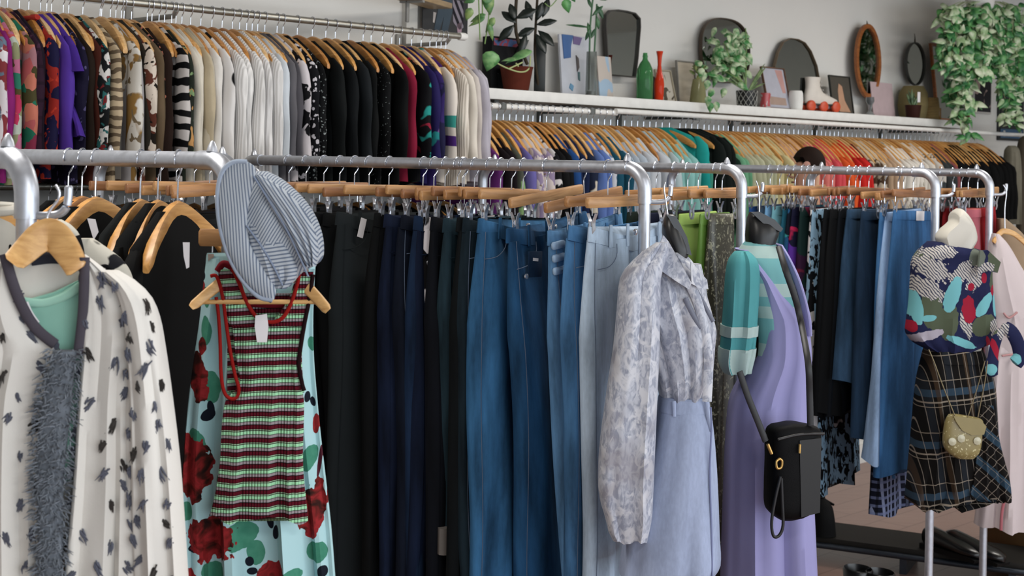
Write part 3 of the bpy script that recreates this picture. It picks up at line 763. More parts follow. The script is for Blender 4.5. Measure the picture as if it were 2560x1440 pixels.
shoulder_hung(2, 206, 'black coat with a brown lining', solid('#1b1a1a'), 1.35, GC, L=.8, sl=.6, half=.22, nk=.07, seed=2, tone=2)
cd_ = shoulder_hung(2, 240, 'black dress with a white tag near the spotted coat', solid('#121416'), 1.3, GC, L=.8, sl=.6, half=.22, nk=.09, seed=3)
world_tag(cd_, [(218, 546), (238, 548), (246, 580), (234, 600), (228, 580)], 2.40)
shoulder_hung(2, 352, 'black jersey jacket beside the furry coat', solid('#1d2122'), 1.42, GC, L=.85, sl=.6, half=.23, nk=.06, seed=4)
shoulder_hung(2, 396, 'furry black coat with broad shoulders', solid('#101315', .9, 0, .3), 1.46, GC, L=.95, sl=.62, half=.25, nk=.06, thick=.035, fur=True, seed=5)
ce_ = shoulder_hung(2, 446, 'black coat with a white tag beside the floral skirt', solid('#111214'), 1.40, GC, L=.95, sl=.62, half=.24, nk=.09, thick=.02, seed=6)
world_tag(ce_, [(457, 606), (474, 606), (473, 668), (466, 672), (459, 640)], 2.36)
shoulder_hung(1, -34, 'cream collared blouse behind the pipe post', solid('#b9b5ab'), 1.25, 'blouses on the nearest rack', L=.6, half=.2, nk=.06, seed=7, tone=0, name='blouse', cat='blouse', collar=solid('#c2beb4'))

# ================================================================ racks 4, 5 and 6
G4, H4 = 'garments on the short pipe rack', 'clip hangers on the short pipe rack'
GREEN = solid('#90ad58', .8)
for u, d, m, o in (
    (1560, 'dark green skirt mostly hidden by the silver blouse', solid('#1d2b25'), dict(L=.6)),
    (1608, 'navy skirt just behind the pipe post', solid('#1d2440'), dict(L=.6)),
    (1640, 'black skirt next to the green one', solid('#17191b'), dict(L=.7)),
    (1690, 'apple green skirt', GREEN, dict(L=.75, w=.26)),
    (1746, 'bright leaf green satin skirt', solid('#6c9a38', .5), dict(L=.7, w=.2))):
    clipped(4, u, skirt, d, m, 'clip hanger with the '+d.split(' mostly')[0].split(' just')[0], G4, H4, **o)
SEQ = spots('#4d4b3c', '#9b9a82', 70, .3, (1, 1, .6), .05, .35)
clipped(4, 1770, skirt, 'long olive grey sequined skirt', SEQ, 'clip hanger with the long sequined skirt', G4, H4, L=1.15, w=.17, flare=1.35, fold=.016, W=.12, tone=0)
G5, H5 = 'skirts on the far pipe rack', 'clip hangers on the far pipe rack'
S5 = [
 (1872, 'royal blue skirt behind the dark mannequin neck', solid('#1f4a8a'), dict(L=0.56)),
 (1896, 'slate blue skirt', solid('#44607c'), dict(L=0.56)),
 (1916, 'light blue denim skirt', denim('#5d88ac', .3), dict(L=0.51)),
 (1936, 'pale teal skirt', solid('#5f93a0'), dict(L=0.56)),
 (1956, 'teal blue skirt', solid('#1d5f77'), dict(L=0.47)),
 (1970, 'skirt in blue and black with teal flowers', blotch('#121a2c', (('#1a4f78', 10, .5), ('#2b8a8e', 14, .62))), dict(L=0.70)),
 (1984, 'skirt in navy with magenta and violet splashes', blotch('#191a3a', (('#5a2f9a', 9, .52), ('#b51a4c', 10, .58))), dict(L=0.78)),
 (2006, 'dark green and maroon print skirt', blotch('#15302f', (('#3a1a3c', 8, .5), ('#6a1f3a', 12, .58))), dict(L=0.78)),
 (2030, 'black and white leopard skirt', blotch('#b9b8ba', (('#17181c', 17, .5),)), dict(L=0.83)),
 (2058, 'long black pleated skirt', solid('#101317'), dict(L=0.75, w=.42)),
 (2030, 'blue grey skirt with black dashes hanging lowest', blotch('#7fa2bd', (('#11161c', 46, .5),), .8, (1.2, 1.2, .6)), dict(L=1.06, flare=1.3, fold=.02)),
 (2078, 'black long skirt', solid('#131518'), dict(L=0.75, w=.4)),
 (2100, 'blackish navy skirt', solid('#141a22'), dict(L=0.75)),
 (2118, 'dark denim pencil skirt', denim('#2c4660', .45), dict(L=0.63, w=.36)),
 (2158, 'long inky denim skirt', denim('#20364e', .4), dict(L=0.83, w=.36)),
 (2214, 'flared pale blue denim skirt', denim('#8aa7cd', .22), dict(L=0.89, w=.3, flare=1.3, fold=.024, shift=-.1)),
 (2196, 'blue denim maxi skirt', denim('#3d6c9c', .35), dict(L=0.97, w=.34, flare=1.1)),
 (2234, 'mid blue denim skirt with a white waist label', denim('#33608f', .35), dict(L=0.94, w=.34, tagw=1)),
 (2218, 'blue and black gingham skirt hem below the denim skirts', plaid('#1d2236', ((0, .028, 0, .35, '#8f9cc0'), (2, .028, 0, .35, '#6f7aa0'), (1, .028, 0, .3, '#101218'))), dict(L=1.10, w=.18, flare=2.3)),
]
for u, d, m, o in S5:
    o = dict(o); tw = o.pop('tagw', 0); o.setdefault('w', .33); o.setdefault('jit', R.uniform(-.04, .04))
    g = clipped(5, u, skirt, d, m, 'clip hanger with the '+d.split(' hanging')[0], G5, H5, **o)
    if tw:
        k = MB(); k.box((.02, -.022, -.16), (.07, .002, .035), bev=.001); k.build('white_label', TAGW, g)
G6, H6 = 'skirts on the farthest pipe rack', 'clip hangers on the farthest pipe rack'
for u, d, m, o in ((2316, 'dark maroon skirt beside the blue denim', solid('#4a1a1c'), dict(L=.75)), (2344, 'brown red skirt behind the pipe post', solid('#5a1c1e'), dict(L=.7)),
    (2366, 'deep red skirt', solid('#7a1018'), dict(L=.8)), (2384, 'scarlet skirt behind the white mannequin neck', solid('#a80f1c'), dict(L=.85)), (2410, 'cherry red skirt', solid('#9c0d1a'), dict(L=.8)), (2432, 'dusty pink skirt', solid('#b5606c'), dict(L=.85)), (2452, 'coral skirt hidden behind the tied shirt', solid('#c8655f'), dict(L=.85))):
    clipped(6, u, skirt, d, m, 'clip hanger with the '+d.split(' beside')[0].split(' behind')[0].split(' hidden')[0], G6, H6, w=.3, **o)
# ================================================================ display pieces hung at the rack ends
def group_obj(name, label, cat, P0, Y=None, z=0.0, grp=None):
    return thing(name, label, cat, (P0[0], P0[1], z), 0, grp)
def piece(t, name, mat, rows, P0, ang, smooth=True, **k):
    return px_body(rows, P0, ang, origin=t.location, **k).build(name, mat, t)
def cord(t, name, mat, uv, P0, ang, r, out=0.0, n=8, flat=1.0, m=5, drape=None):
    pts = plane_pts(uv, P0, ang, out, t.location)
    return MB().tube(spline(pts, m), r, n, flat, up=(math.sin(ang), -math.cos(ang), .01)).build(name, mat, t)
def small_hanger(label, u, v, P0, ang, tips, hook_to, neck_v, thick=.016, h=.03, tone=1, bar_v=None):
    """wooden hanger: tips ((u, v), (u, v)) either side of the crown at (u, v), wire up to hook_to"""
    c = on_plane(u, v, P0, ang); t = thing('clothes_hanger', label, 'hanger', c, 0, None)
    pts = plane_pts([tips[0], (lerp(tips[0][0], u, .28), lerp(tips[0][1], v, .38)), (lerp(tips[0][0], u, .68), lerp(tips[0][1], v, .86)), (u, v), (lerp(tips[1][0], u, .68), lerp(tips[1][1], v, .86)), (lerp(tips[1][0], u, .28), lerp(tips[1][1], v, .38)), tips[1]], P0, ang, 0, c)
    sp = spline(pts, 5); nm = Vector((math.sin(ang), -math.cos(ang), 0)); rings = []
    for i, p in enumerate(sp):
        q = abs(2*i/(len(sp)-1)-1); hh = h*lerp(1, .62, q)*(.7 if q > .97 else 1); dd = thick*lerp(.8, 1.3, q)
        tg = (sp[min(i+1, len(sp)-1)]-sp[max(i-1, 0)]).normalized(); up = nm.cross(tg)
        if up.z < 0: up = -up
        bow = nm*(.035*q*q)
        rings.append([p+bow+up*math.copysign(abs(math.sin(a))**.4, math.sin(a))*hh/2+nm*math.copysign(abs(math.cos(a))**.4, math.cos(a))*dd/2 for a in (2*math.pi*(k+.5)/12 for k in range(12))])
    MB().loft(rings).build('wooden_arms', HANGWOOD[tone], t)
    if bar_v:
        pts = plane_pts([(tips[0][0]+18, bar_v), (tips[1][0]-18, bar_v)], P0, ang, .02, c)
        MB().tube(pts, .0042, 10).build('trouser_bar', HANGWOOD[tone], t)
    pts = plane_pts(hook_to, P0, ang, 0, c)
    MB().tube(spline(pts, 5), .0021, 8).build('hook', CHROME, t)
    return t
A0 = .04
# ---------------------------------------------------------------- spotted cream coat with fur trim
PC = (-.63, 2.04); ac = .10
CREAM = solid('#d6d3cd', .95, 0, .04, 9, .2, .15)
small_hanger('broad wooden hanger holding the spotted cream coat', 122, 588, PC, ac, ((48, 652), (206, 672)), [(122, 562), (118, 545), (128, 522), (146, 498), (148, 478), (139, 462)], 560, .013, .05, 1)
ct = group_obj('coat', 'long cream coat with dark tufts and a shaggy grey front edge', 'coat', PC, z=0)
piece(ct, 'back_panel', CREAM, [(640, 40, 205, .006), (700, -10, 280, .010), (800, -60, 360, .016), (1000, -80, 380, .02), (1460, -100, 400, .025)], PC, ac, fold=.006, out=-.03)
piece(ct, 'front_panel', CREAM, [(640, 213, 224, .006), (690, 214, 290, .012), (740, 214, 345, .018), (800, 212, 372, .022), (880, 208, 372, .024), (1000, 198, 366, .024), (1200, 185, 372, .026), (1460, 160, 378, .028)], PC, ac, fold=.008, k=4, seed=3, n=44, out=.012)
piece(ct, 'front_panel', CREAM, [(655, 0, 28, .006), (700, -50, 48, .012), (770, -90, 76, .018), (830, -110, 118, .02), (862, -115, 150, .022), (900, -116, 146, .022), (1000, -120, 122, .024), (1200, -125, 116, .026), (1460, -130, 122, .028)], PC, ac, fold=.009, k=4, seed=6, n=44, out=.006)
for nm_, rw, sd in (('sleeve', [(676, 250, 300, .02), (700, 285, 336, .034), (740, 305, 376, .045), (790, 318, 398, .052), (860, 326, 412, .055), (1000, 334, 432, .055), (1150, 336, 450, .055), (1300, 338, 462, .052), (1460, 342, 472, .05)], 4), ('sleeve', [(690, -110, -40, .03), (760, -170, -70, .045), (860, -195, -80, .05), (1100, -215, -90, .05), (1460, -235, -100, .05)], 8)):
    piece(ct, nm_, CREAM, rw, PC, ac, fold=.007, k=3, seed=sd, out=.01, n=36)
TRIM = solid('#57525c', .8)
cord(ct, 'neck_trim', TRIM, [(22, 632), (38, 690), (58, 745), (84, 795), (112, 828), (148, 856)], PC, ac, .0078, .024, 10, .5)
cord(ct, 'neck_trim', TRIM, [(222, 640), (221, 700), (218, 770), (212, 830), (206, 880)], PC, ac, .0072, .03, 10, .5)
cord(ct, 'neck_trim', solid('#3b3d4a', .8), [(70, 652), (120, 646), (170, 650)], PC, ac, .009, -.02, 10, .5)
FUR = solid('#6d747d', .95, 0, .3, 60)
fs = px_body([(868, 146, 205, .012), (950, 128, 196, .016), (1050, 112, 186, .016), (1200, 106, 172, .016), (1460, 118, 170, .016)], PC, ac, n=18, nr=30, origin=ct.location, out=.036).build('fur_edging', FUR, ct)
rr = random.Random(2); m = MB(); fd = fs.data
for _ in range(2600):
    f = fd.polygons[rr.randrange(len(fd.polygons))]; c = f.center+Vector((rr.uniform(-.008, .008), 0, rr.uniform(-.01, .01))); n_ = f.normal
    if n_.y > .4: continue
    dd = Vector((n_.x*.8+rr.uniform(-.8, .8), n_.y*.6-.3, rr.uniform(-.9, .5))).normalized()*rr.uniform(.006, .012)
    m.tube([c, c+dd*.6, c+dd*1.0+Vector((rr.uniform(-.005, .005), 0, -.002))], [.0013, .001, .0003], 3)
hp = m.build('fur_pile', solid('#7b828b', .95, 0, .35, 60), ct); hp['kind'] = 'stuff'
rr = random.Random(21); m1, m2 = MB(), MB()
for part in [o for o in ct.children if o.name.startswith(('front_panel', 'sleeve'))]:
    me = part.data; pk = [p for p in me.polygons if p.normal.y < -.25 and p.center.z < 1.60]
    tgt = 46 if 'sleeve' in part.name else 40; got = []
    for _ in range(900):
        if len(got) >= tgt: break
        p = pk[rr.randrange(len(pk))]
        if any((p.center-g).length < .028 for g in got): continue
        got.append(p.center.copy()); c, n_ = p.center, p.normal
        mm = m2 if rr.random() < .25 else m1; L_ = rr.uniform(.010, .022); sw = rr.uniform(-1.1, 1.1)
        d_ = Vector((sw, 0, -1)).normalized(); d_ = (d_-n_*d_.dot(n_)).normalized(); wd = rr.uniform(.003, .0062)
        for h_ in range(9):
            e_ = (d_+Vector((rr.uniform(-.5, .5), 0, rr.uniform(-.3, .3)))).normalized()*L_*rr.uniform(.6, 1.2); o_ = c+Vector((rr.uniform(-wd, wd)*.8, 0, rr.uniform(-wd, wd)))
            mm.tube([o_-e_*.4+n_*.001, o_+n_*.003, o_+e_*.6+n_*.002], [.0012, .0016, .0003], 4)
o = m1.build('tufts', solid('#666977', .95), ct); o['kind'] = 'stuff'
o = m2.build('tufts', solid('#4a4643', .95), ct); o['kind'] = 'stuff'
# mint garment worn under the coat
MINT = solid('#86b8a8', .85)
mt = group_obj('blouse', 'mint green blouse showing in the neckline of the spotted coat', 'blouse', PC)
piece(mt, 'body', MINT, [(700, 196, 222, .006), (735, 120, 224, .008), (752, 60, 224, .010), (800, 40, 224, .012), (900, 40, 222, .014), (1000, 30, 215, .014), (1150, 30, 205, .014), (1200, 30, 195, .014)], PC, ac, out=-.004, fold=.004)
cord(mt, 'neck_binding', solid('#98c8b6', .8), [(64, 752), (110, 756), (160, 742), (200, 716), (218, 698)], PC, ac, .006, .008, 8, .5)
cord(mt, 'white_label', TAGW, [(66, 755), (78, 782), (96, 808)], PC, ac, .006, .014, 8, .35)
# cream blouse with black linework behind the coat
pb = (-.70, 2.24)
bl = group_obj('blouse', 'cream blouse with black line drawing, just behind the spotted coat', 'blouse', pb)
LINE = tiger('#bab6aa', '#24252b', 6.5, 'X', 9, .66)
piece(bl, 'body', LINE, [(596, 196, 232, .012), (620, 60, 268, .02), (650, 10, 306, .026), (685, -20, 328, .03), (720, -30, 334, .03), (800, -30, 330, .03), (1000, -30, 330, .03)], pb, .05, fold=.004)
piece(bl, 'collar', solid('#bdb9ac', .85), [(548, 140, 158, .006), (560, 120, 180, .012), (585, 100, 202, .016), (625, 96, 212, .016), (660, 120, 212, .014)], pb, .05, out=.012)
piece(bl, 'collar', solid('#bdb9ac', .85), [(532, 4, 16, .004), (555, -10, 32, .01), (600, -30, 42, .012), (640, -40, 42, .012)], pb, .05, out=.012)
cord(bl, 'black_piping', BLACK, [(-20, 628), (10, 612), (40, 618)], pb, .05, .006, .03, 8, .6)
cord(bl, 'black_piping', BLACK, [(200, 588), (208, 615), (214, 650), (225, 672)], pb, .05, .008, .03, 8, .6)
cord(bl, 'black_piping', BLACK, [(262, 664), (278, 662), (292, 676), (296, 690)], pb, .05, .003, .032, 8, .6)

# ---------------------------------------------------------------- striped vest, cap and floral skirt
PT = (-.475, 2.44); a_t = .02
clip_p = on_plane(585, 592, (-.47, 2.53), 0)
small_hanger('small wooden hanger holding the striped vest', 662, 652, PT, a_t, ((490, 762), (826, 772)), [(662, 640), (662, 560), (655, 480), (640, 462)], 640, .014, .026, 1, 752)
KN = bands((('#6d1226', .26), ('#1c1418', .07), ('#9a8f94', .20), ('#3a4238', .05), ('#9ad6a8', .24), ('#23241f', .07), ('#a7c7a4', .05), ('#4a1020', .06)), .0216, 2, .0018, .9, 60, .05, 5)
tv = group_obj('knit_vest', 'sleeveless knit vest striped maroon, mint and grey with red edging', 'knit vest', PT)
piece(tv, 'back_panel', KN, [(735, 575, 775, .003), (790, 566, 762, .004), (900, 566, 752, .004), (985, 566, 758, .004)], PT, a_t, out=-.012, fold=.003)
piece(tv, 'front_panel', KN, [(802, 582, 768, .006), (850, 588, 758, .009), (900, 594, 752, .011), (945, 602, 752, .012), (968, 598, 756, .013), (992, 570, 762, .014), (1050, 558, 762, .015), (1150, 552, 760, .016), (1230, 540, 766, .016), (1278, 528, 771, .014), (1292, 524, 772, .012)], PT, a_t, fold=.007, k=4, seed=2, n=40, out=.01, hem=.006)
piece(tv, 'shoulder_strap', KN, [(672, 548, 588, .006), (700, 552, 606, .007), (740, 562, 618, .007), (780, 570, 640, .008), (812, 578, 672, .008)], PT, a_t, out=.014)
piece(tv, 'shoulder_strap', KN, [(678, 748, 786, .006), (705, 738, 783, .007), (740, 726, 778, .007), (780, 702, 772, .008), (812, 672, 768, .008)], PT, a_t, out=.014)
RED = solid('#9c1712', .85); MAR = solid('#7a1020', .85)
cord(tv, 'red_edging', RED, [(586, 668), (604, 706), (622, 752), (648, 790), (684, 802), (712, 790), (732, 755), (748, 705), (752, 680)], PT, a_t, .0034, .022)
cord(tv, 'red_edging', RED, [(532, 688), (548, 690), (562, 740), (570, 800), (580, 870), (592, 930), (602, 966), (598, 988), (582, 992), (566, 976), (558, 930), (556, 860), (552, 790), (546, 740)], PT, a_t, .0031, .02)
cord(tv, 'dark_edging', solid('#2a1116', .85), [(786, 684), (778, 740), (766, 800), (756, 860), (751, 905), (758, 950), (764, 972)], PT, a_t, .0036, .02)
cord(tv, 'red_edging', MAR, [(572, 756), (640, 762), (700, 764), (770, 756)], PT, a_t, .005, -.004)
cord(tv, 'red_edging', MAR, [(548, 676), (562, 658), (580, 664), (590, 676)], PT, a_t, .006, .016)
px_plate([(646, 784), (674, 780), (678, 812), (674, 850), (650, 850), (644, 812)], PT, a_t, .0016, .03, tv.location).build('price_tag', TAGW, tv)
# cap
PH = (-.455, 2.37)
hat = group_obj('cap', 'blue and white hickory striped cap hanging over the vest', 'cap', PH)
HS = lambda rot, per=.0046, ax=0: bands((('#a9b0b8', .6), ('#6c788c', .4)), per, ax, .0006, .9, 0, rot, 8)
piece(hat, 'crown', HS(-.5), [(428, 640, 668, .02), (446, 612, 702, .035), (480, 596, 742, .05), (520, 586, 775, .058), (570, 584, 799, .062), (620, 592, 808, .06), (655, 604, 800, .052), (680, 620, 758, .04), (700, 634, 738, .03), (716, 650, 726, .02)], PH, 0, fold=.004, n=36, k=4, seed=4)
piece(hat, 'crown_panel', HS(.62), [(436, 650, 668, .008), (470, 668, 720, .014), (520, 694, 768, .016), (570, 722, 796, .016), (620, 752, 806, .016), (660, 776, 800, .01)], PH, 0, out=.052, fold=.003)
piece(hat, 'crown_panel', HS(.15, .0062, 2), [(540, 640, 672, .006), (590, 636, 712, .012), (640, 648, 748, .014), (685, 664, 752, .012), (715, 682, 728, .006)], PH, 0, out=.05, fold=.002)
piece(hat, 'brim', HS(.1, .0048), [(404, 606, 636, .003), (418, 584, 654, .005), (450, 567, 652, .007), (500, 562, 640, .009), (550, 568, 634, .01), (600, 580, 640, .011), (640, 594, 660, .012), (680, 616, 684, .011), (715, 646, 704, .009), (740, 680, 700, .004)], PH, 0, out=.058, fold=.0)
cord(hat, 'brim_binding', solid('#98a4b6', .9), [(634, 405), (600, 406), (574, 430), (563, 480), (566, 545), (580, 605), (600, 655), (630, 702), (664, 734), (696, 741)], PH, 0, .004, .06)
cord(hat, 'seam', solid('#7f8ca3', .9), [(652, 440), (690, 500), (735, 575), (770, 650), (785, 684)], PH, 0, .0016, .066)
cord(hat, 'seam', solid('#7f8ca3', .9), [(634, 560), (670, 610), (700, 660), (722, 706)], PH, 0, .0016, .064)
cord(hat, 'sweat_band', solid('#5d7f94', .8), [(610, 660), (640, 720), (680, 745)], PH, 0, .012, -.02, 8, .5)
# floral skirt on a clip hanger
PF = (-.47, 2.50); CREF = Vector((PF[0], PF[1], RZ))
FLW = NB('floral'); GR, BK = FLW.mix(FLW.noise(70), C('#2c7a62'), C('#4f957c')), '#1b2230'
rdn = FLW.noise(34, FLW.co((1, .4, 1)), 3, .8)
RF = FLW.ramp(rdn, [(.3, C('#1d1517')), (.40, C('#4a2019')), (.47, C('#7c2220')), (.56, C('#a2282c')), (.68, C('#8a2426'))], False)
k = FLW.mix(FLW.noise(4), C('#a9cdd1'), C('#98bfc6'))
k = motifs(FLW, k, [
 (536, 965, 20, 42, .1, GR, .12), (612, 1322, 44, 34, .5, GR, .12), (776, 1140, 18, 32, -.3, GR, .12), (650, 1366, 22, 32, .2, GR, .12), (522, 822, 14, 34, .1, GR, .1), (796, 1372, 26, 26, .4, GR, .12), (500, 1100, 20, 40, .3, GR, .12), (474, 1270, 16, 24, 0, GR, .1), (540, 1420, 30, 26, .3, GR, .1), (780, 860, 10, 18, .2, GR, .1), (520, 740, 10, 26, .2, GR, .1), (560, 1200, 14, 24, .2, GR, .1), (740, 1420, 24, 20, .2, GR, .1),
 (527, 1032, 17, 14, .8, BK, .1), (532, 1016, 8, 18, .2, BK, .1), (486, 1328, 9, 18, .2, BK, .1), (492, 1362, 15, 10, .3, BK, .1), (682, 1292, 9, 20, .2, BK, .1), (698, 1318, 9, 18, -.1, BK, .1), (770, 990, 6, 14, 0, BK, .1), (782, 1004, 6, 12, .3, BK, .1), (634, 1388, 11, 12, 0, BK, .1), (640, 1412, 13, 9, 0, BK, .1), (800, 1150, 5, 40, -.1, '#5a2030', .1), (508, 690, 8, 12, 0, BK, .1), (810, 1420, 12, 16, 0, BK, .1),
 (502, 936, 24, 66, .15, RF, .26), (488, 1160, 46, 84, .1, RF, .30), (787, 1264, 30, 66, -.1, RF, .28), (540, 1334, 62, 56, .3, RF, .32), (694, 1424, 38, 40, .1, RF, .3), (512, 860, 12, 22, 0, RF, .2), (506, 716, 10, 18, 0, RF, .2), (476, 1440, 26, 30, 0, RF, .3), (790, 1060, 8, 24, 0, RF, .2)], PF, .03, (PF[0], PF[1], 0), .3, 46)
FLW = FLW.fin(k, .8)
fl_ = group_obj('skirt', 'pale aqua floral skirt with red blooms hanging behind the striped vest', 'skirt', PF)
piece(fl_, 'skirt_body', FLW, [(645, 516, 790, .012), (700, 510, 786, .018), (800, 500, 782, .024), (900, 486, 784, .028), (1000, 474, 792, .03), (1100, 466, 802, .034), (1200, 461, 814, .038), (1320, 462, 828, .04), (1480, 464, 842, .042)], PF, .03, fold=.022, k=4, seed=9, n=60, nr=40)
piece(fl_, 'waistband', FLW, [(632, 518, 788, .01), (640, 516, 790, .013), (672, 514, 788, .014)], PF, .03, out=.002)
b0, b1 = on_plane(497, 594, PF, .03), on_plane(800, 598, PF, .03)
cc = (b0+b1)/2; hw = (b1-b0).length/2
chh = thing('clip_hanger', 'wooden clip hanger holding the floral skirt, its end beside the cap', 'clip hanger', (cc.x, cc.y, cc.z), .03)
MB().box((0, 0, 0), (2*hw, .016, .03), bev=.005).build('wooden_bar', BARWOOD[1], chh)
for x in (-hw+.024, hw-.024):
    m = MB(); clip_jaws(x, -.012, m); m.build('clip', CHROME, chh)
MB().tube(spline([(0, 0, .012), (0, 0, .08), (.0, 0, .11), (-.012, 0, .125), (-.026, 0, .118)], 4), .0019, 8).build('hook', CHROME, chh)

# ---------------------------------------------------------------- mannequin with silver blouse and lavender skirt
BLK = solid('#1b1d20', .38, 0, .08)
P1 = (.385, 3.40); a1 = .0
m1_ = group_obj('mannequin', 'black hanging mannequin torso under the silver blouse', 'mannequin', P1)
NK = px_body([(536, 1664, 1684, .015), (552, 1658, 1696, .035), (580, 1655, 1708, .045), (610, 1662, 1718, .05), (635, 1668, 1722, .05), (650, 1650, 1716, .05), (690, 1610, 1730, .06), (760, 1600, 1752, .075), (860, 1622, 1766, .075), (980, 1648, 1752, .06), (1040, 1646, 1760, .06)], P1, a1, origin=m1_.location)
NK.build('torso', BLK, m1_)
px_plate([(1663, 536), (1686, 540), (1712, 590), (1724, 636), (1712, 632), (1690, 585)], P1, a1, .02, .022, m1_.location).build('neck_cap', solid('#30343a', .3), m1_)
cord(m1_, 'hanging_loop', CHROME, [(1669, 536), (1664, 500), (1660, 470), (1664, 455)], P1, a1, .0022)
SIL = NB('satin'); nA, nB, nC = SIL.noise(46, SIL.co((1.5, 1, .7)), 4, 1.5), SIL.noise(22, SIL.co((1.2, 1, .8)), 3, 2.0), SIL.noise(9, None, 2)
k = SIL.mix(SIL.ramp(nA, [(.40, (0, 0, 0, 1)), (.58, (1, 1, 1, 1))], False), C('#9096a8'), C('#b6bac6'))
k = SIL.mix(SIL.ramp(nB, [(.52, (0, 0, 0, 1)), (.62, (1, 1, 1, 1))], False), k, C('#c6c8d0'))
k = SIL.mix(SIL.ramp(nC, [(.58, (0, 0, 0, 1)), (.7, (.6, .6, .6, 1))], False), k, C('#8d8890'))
SIL = SIL.fin(k, .4, 0, .1)
sb = group_obj('blouse', 'silver grey satin blouse with full sleeves and a pointed collar', 'blouse', P1)
piece(sb, 'body', SIL, [(628, 1606, 1706, .05), (650, 1590, 1728, .075), (690, 1580, 1750, .095), (740, 1580, 1766, .105), (790, 1590, 1780, .11), (824, 1600, 1788, .112), (860, 1612, 1785, .11), (900, 1626, 1782, .105), (950, 1640, 1776, .098), (985, 1648, 1764, .088), (1000, 1652, 1756, .075)], P1, a1, fold=.011, k=4, seed=12, n=50, grow=(.5, .8))
piece(sb, 'sleeve', SIL, [(606, 1640, 1668, .015), (630, 1605, 1672, .03), (660, 1574, 1660, .045), (690, 1552, 1652, .055), (760, 1543, 1650, .06), (860, 1534, 1648, .062), (980, 1516, 1643, .062), (1100, 1500, 1638, .062), (1200, 1494, 1634, .062), (1250, 1500, 1632, .058), (1290, 1512, 1630, .05), (1325, 1520, 1624, .042), (1348, 1530, 1618, .036)], (P1[0], P1[1]-.10), a1, fold=.007, k=2, seed=5, n=40, grow=(.4, 1), hem=.004)
piece(sb, 'sleeve', SIL, [(660, 1728, 1752, .03), (720, 1738, 1764, .04), (800, 1745, 1772, .04), (900, 1742, 1770, .035)], (P1[0], P1[1]+.08), a1, fold=.004)
m = px_plate([(1652, 585), (1664, 600), (1690, 650), (1712, 696), (1706, 712), (1672, 690), (1640, 668), (1630, 630)], P1, a1, .012, [.05, .055, .09, .118, .118, .116, .104, .07], sb.location); m.build('collar', SIL, sb, smooth=False)
m = px_plate([(1714, 648), (1722, 655), (1752, 690), (1754, 712), (1730, 708), (1712, 698)], P1, a1, .012, [.09, .088, .098, .106, .114, .116], sb.location); m.build('collar', SIL, sb, smooth=False)
cord(sb, 'front_placket', SIL, [(1710, 700), (1728, 740), (1742, 790), (1752, 840), (1756, 900), (1752, 985)], P1, a1, .011, .108, 8, .4)
cord(sb, 'tie', solid('#6f7486', .5), [(1700, 735), (1716, 770), (1738, 808)], P1, a1, .006, .108, 8, .4)
cord(sb, 'tie', solid('#6f7486', .5), [(1716, 700), (1740, 740), (1768, 792)], P1, a1, .005, .104, 8, .4)
LAV = denim('#98a4c0', .1)
sk = group_obj('skirt', 'pale lavender denim mini skirt with a frayed hem under the silver blouse', 'skirt', P1)
piece(sk, 'skirt_body', LAV, [(986, 1648, 1766, .07), (1040, 1640, 1776, .09), (1120, 1622, 1784, .10), (1220, 1594, 1790, .105), (1330, 1562, 1794, .108), (1400, 1549, 1796, .108), (1424, 1546, 1782, .106)], P1, a1, fold=.006, k=3, seed=3, n=48, out=.012)
piece(sk, 'waistband', LAV, [(984, 1650, 1764, .072), (990, 1646, 1768, .076), (1020, 1642, 1772, .082)], P1, a1, out=.014)
cord(sk, 'side_seam', solid('#7d86ab', .9), [(1762, 1000), (1764, 1050), (1760, 1160), (1764, 1290), (1766, 1420)], P1, a1, .0022, .10)
cord(sk, 'belt_loop', LAV, [(1674, 986), (1675, 1024)], P1, a1, .004, .094, 6, .5)
cord(sk, 'belt_loop', LAV, [(1752, 984), (1758, 1030), (1766, 1062)], P1, a1, .004, .085, 6, .5)
m = MB(); rr = random.Random(3)
for i in range(90):
    u = 1550+rr.random()*216; p = plane_pts([(u, 1420), (u+rr.uniform(-3, 3), 1420+rr.uniform(8, 18))], P1, a1, .10+.01*rr.random(), sk.location); m.tube(p, [.0012, .0004], 4)
o = m.build('frayed_threads', LAV, sk); o['kind'] = 'stuff'

# ---------------------------------------------------------------- mannequin with lavender dress, aqua sweater and black bag
P2 = (.80, 4.27); a2 = .0
m2_ = group_obj('mannequin', 'black hanging mannequin torso wearing the lavender dress', 'mannequin', P2)
px_body([(530, 1874, 1892, .015), (545, 1868, 1922, .04), (566, 1866, 1946, .055), (590, 1864, 1944, .06), (612, 1866, 1936, .06), (640, 1862, 1944, .06), (690, 1848, 1976, .07), (780, 1870, 1996, .085), (900, 1880, 2004, .085), (1000, 1862, 2006, .09)], P2, a2, origin=m2_.location).build('torso', BLK, m2_)
px_plate([(1872, 530), (1892, 528), (1930, 548), (1950, 570), (1944, 578), (1900, 556)], P2, a2, .02, .03, m2_.location).build('neck_cap', solid('#2b2e33', .3), m2_)
cord(m2_, 'hanging_loop', CHROME, [(1898, 540), (1898, 500), (1896, 470), (1890, 452)], P2, a2, .0022)
AQ = bands((('#74b0b4', .42), ('#a9c3c0', .2), ('#74b0b4', .16), ('#a9c3c0', .22)), .175, 2, .003, .85, 0, 0, 3)
sw = group_obj('sweater', 'aqua short sleeved sweater with white bands beneath the lavender dress', 'sweater', P2)
piece(sw, 'body', AQ, [(604, 1864, 1932, .055), (625, 1846, 1952, .075), (660, 1842, 1970, .095), (720, 1856, 1990, .105), (800, 1878, 2004, .11), (880, 1884, 2008, .11), (960, 1870, 2008, .11)], P2, a2, fold=.003)
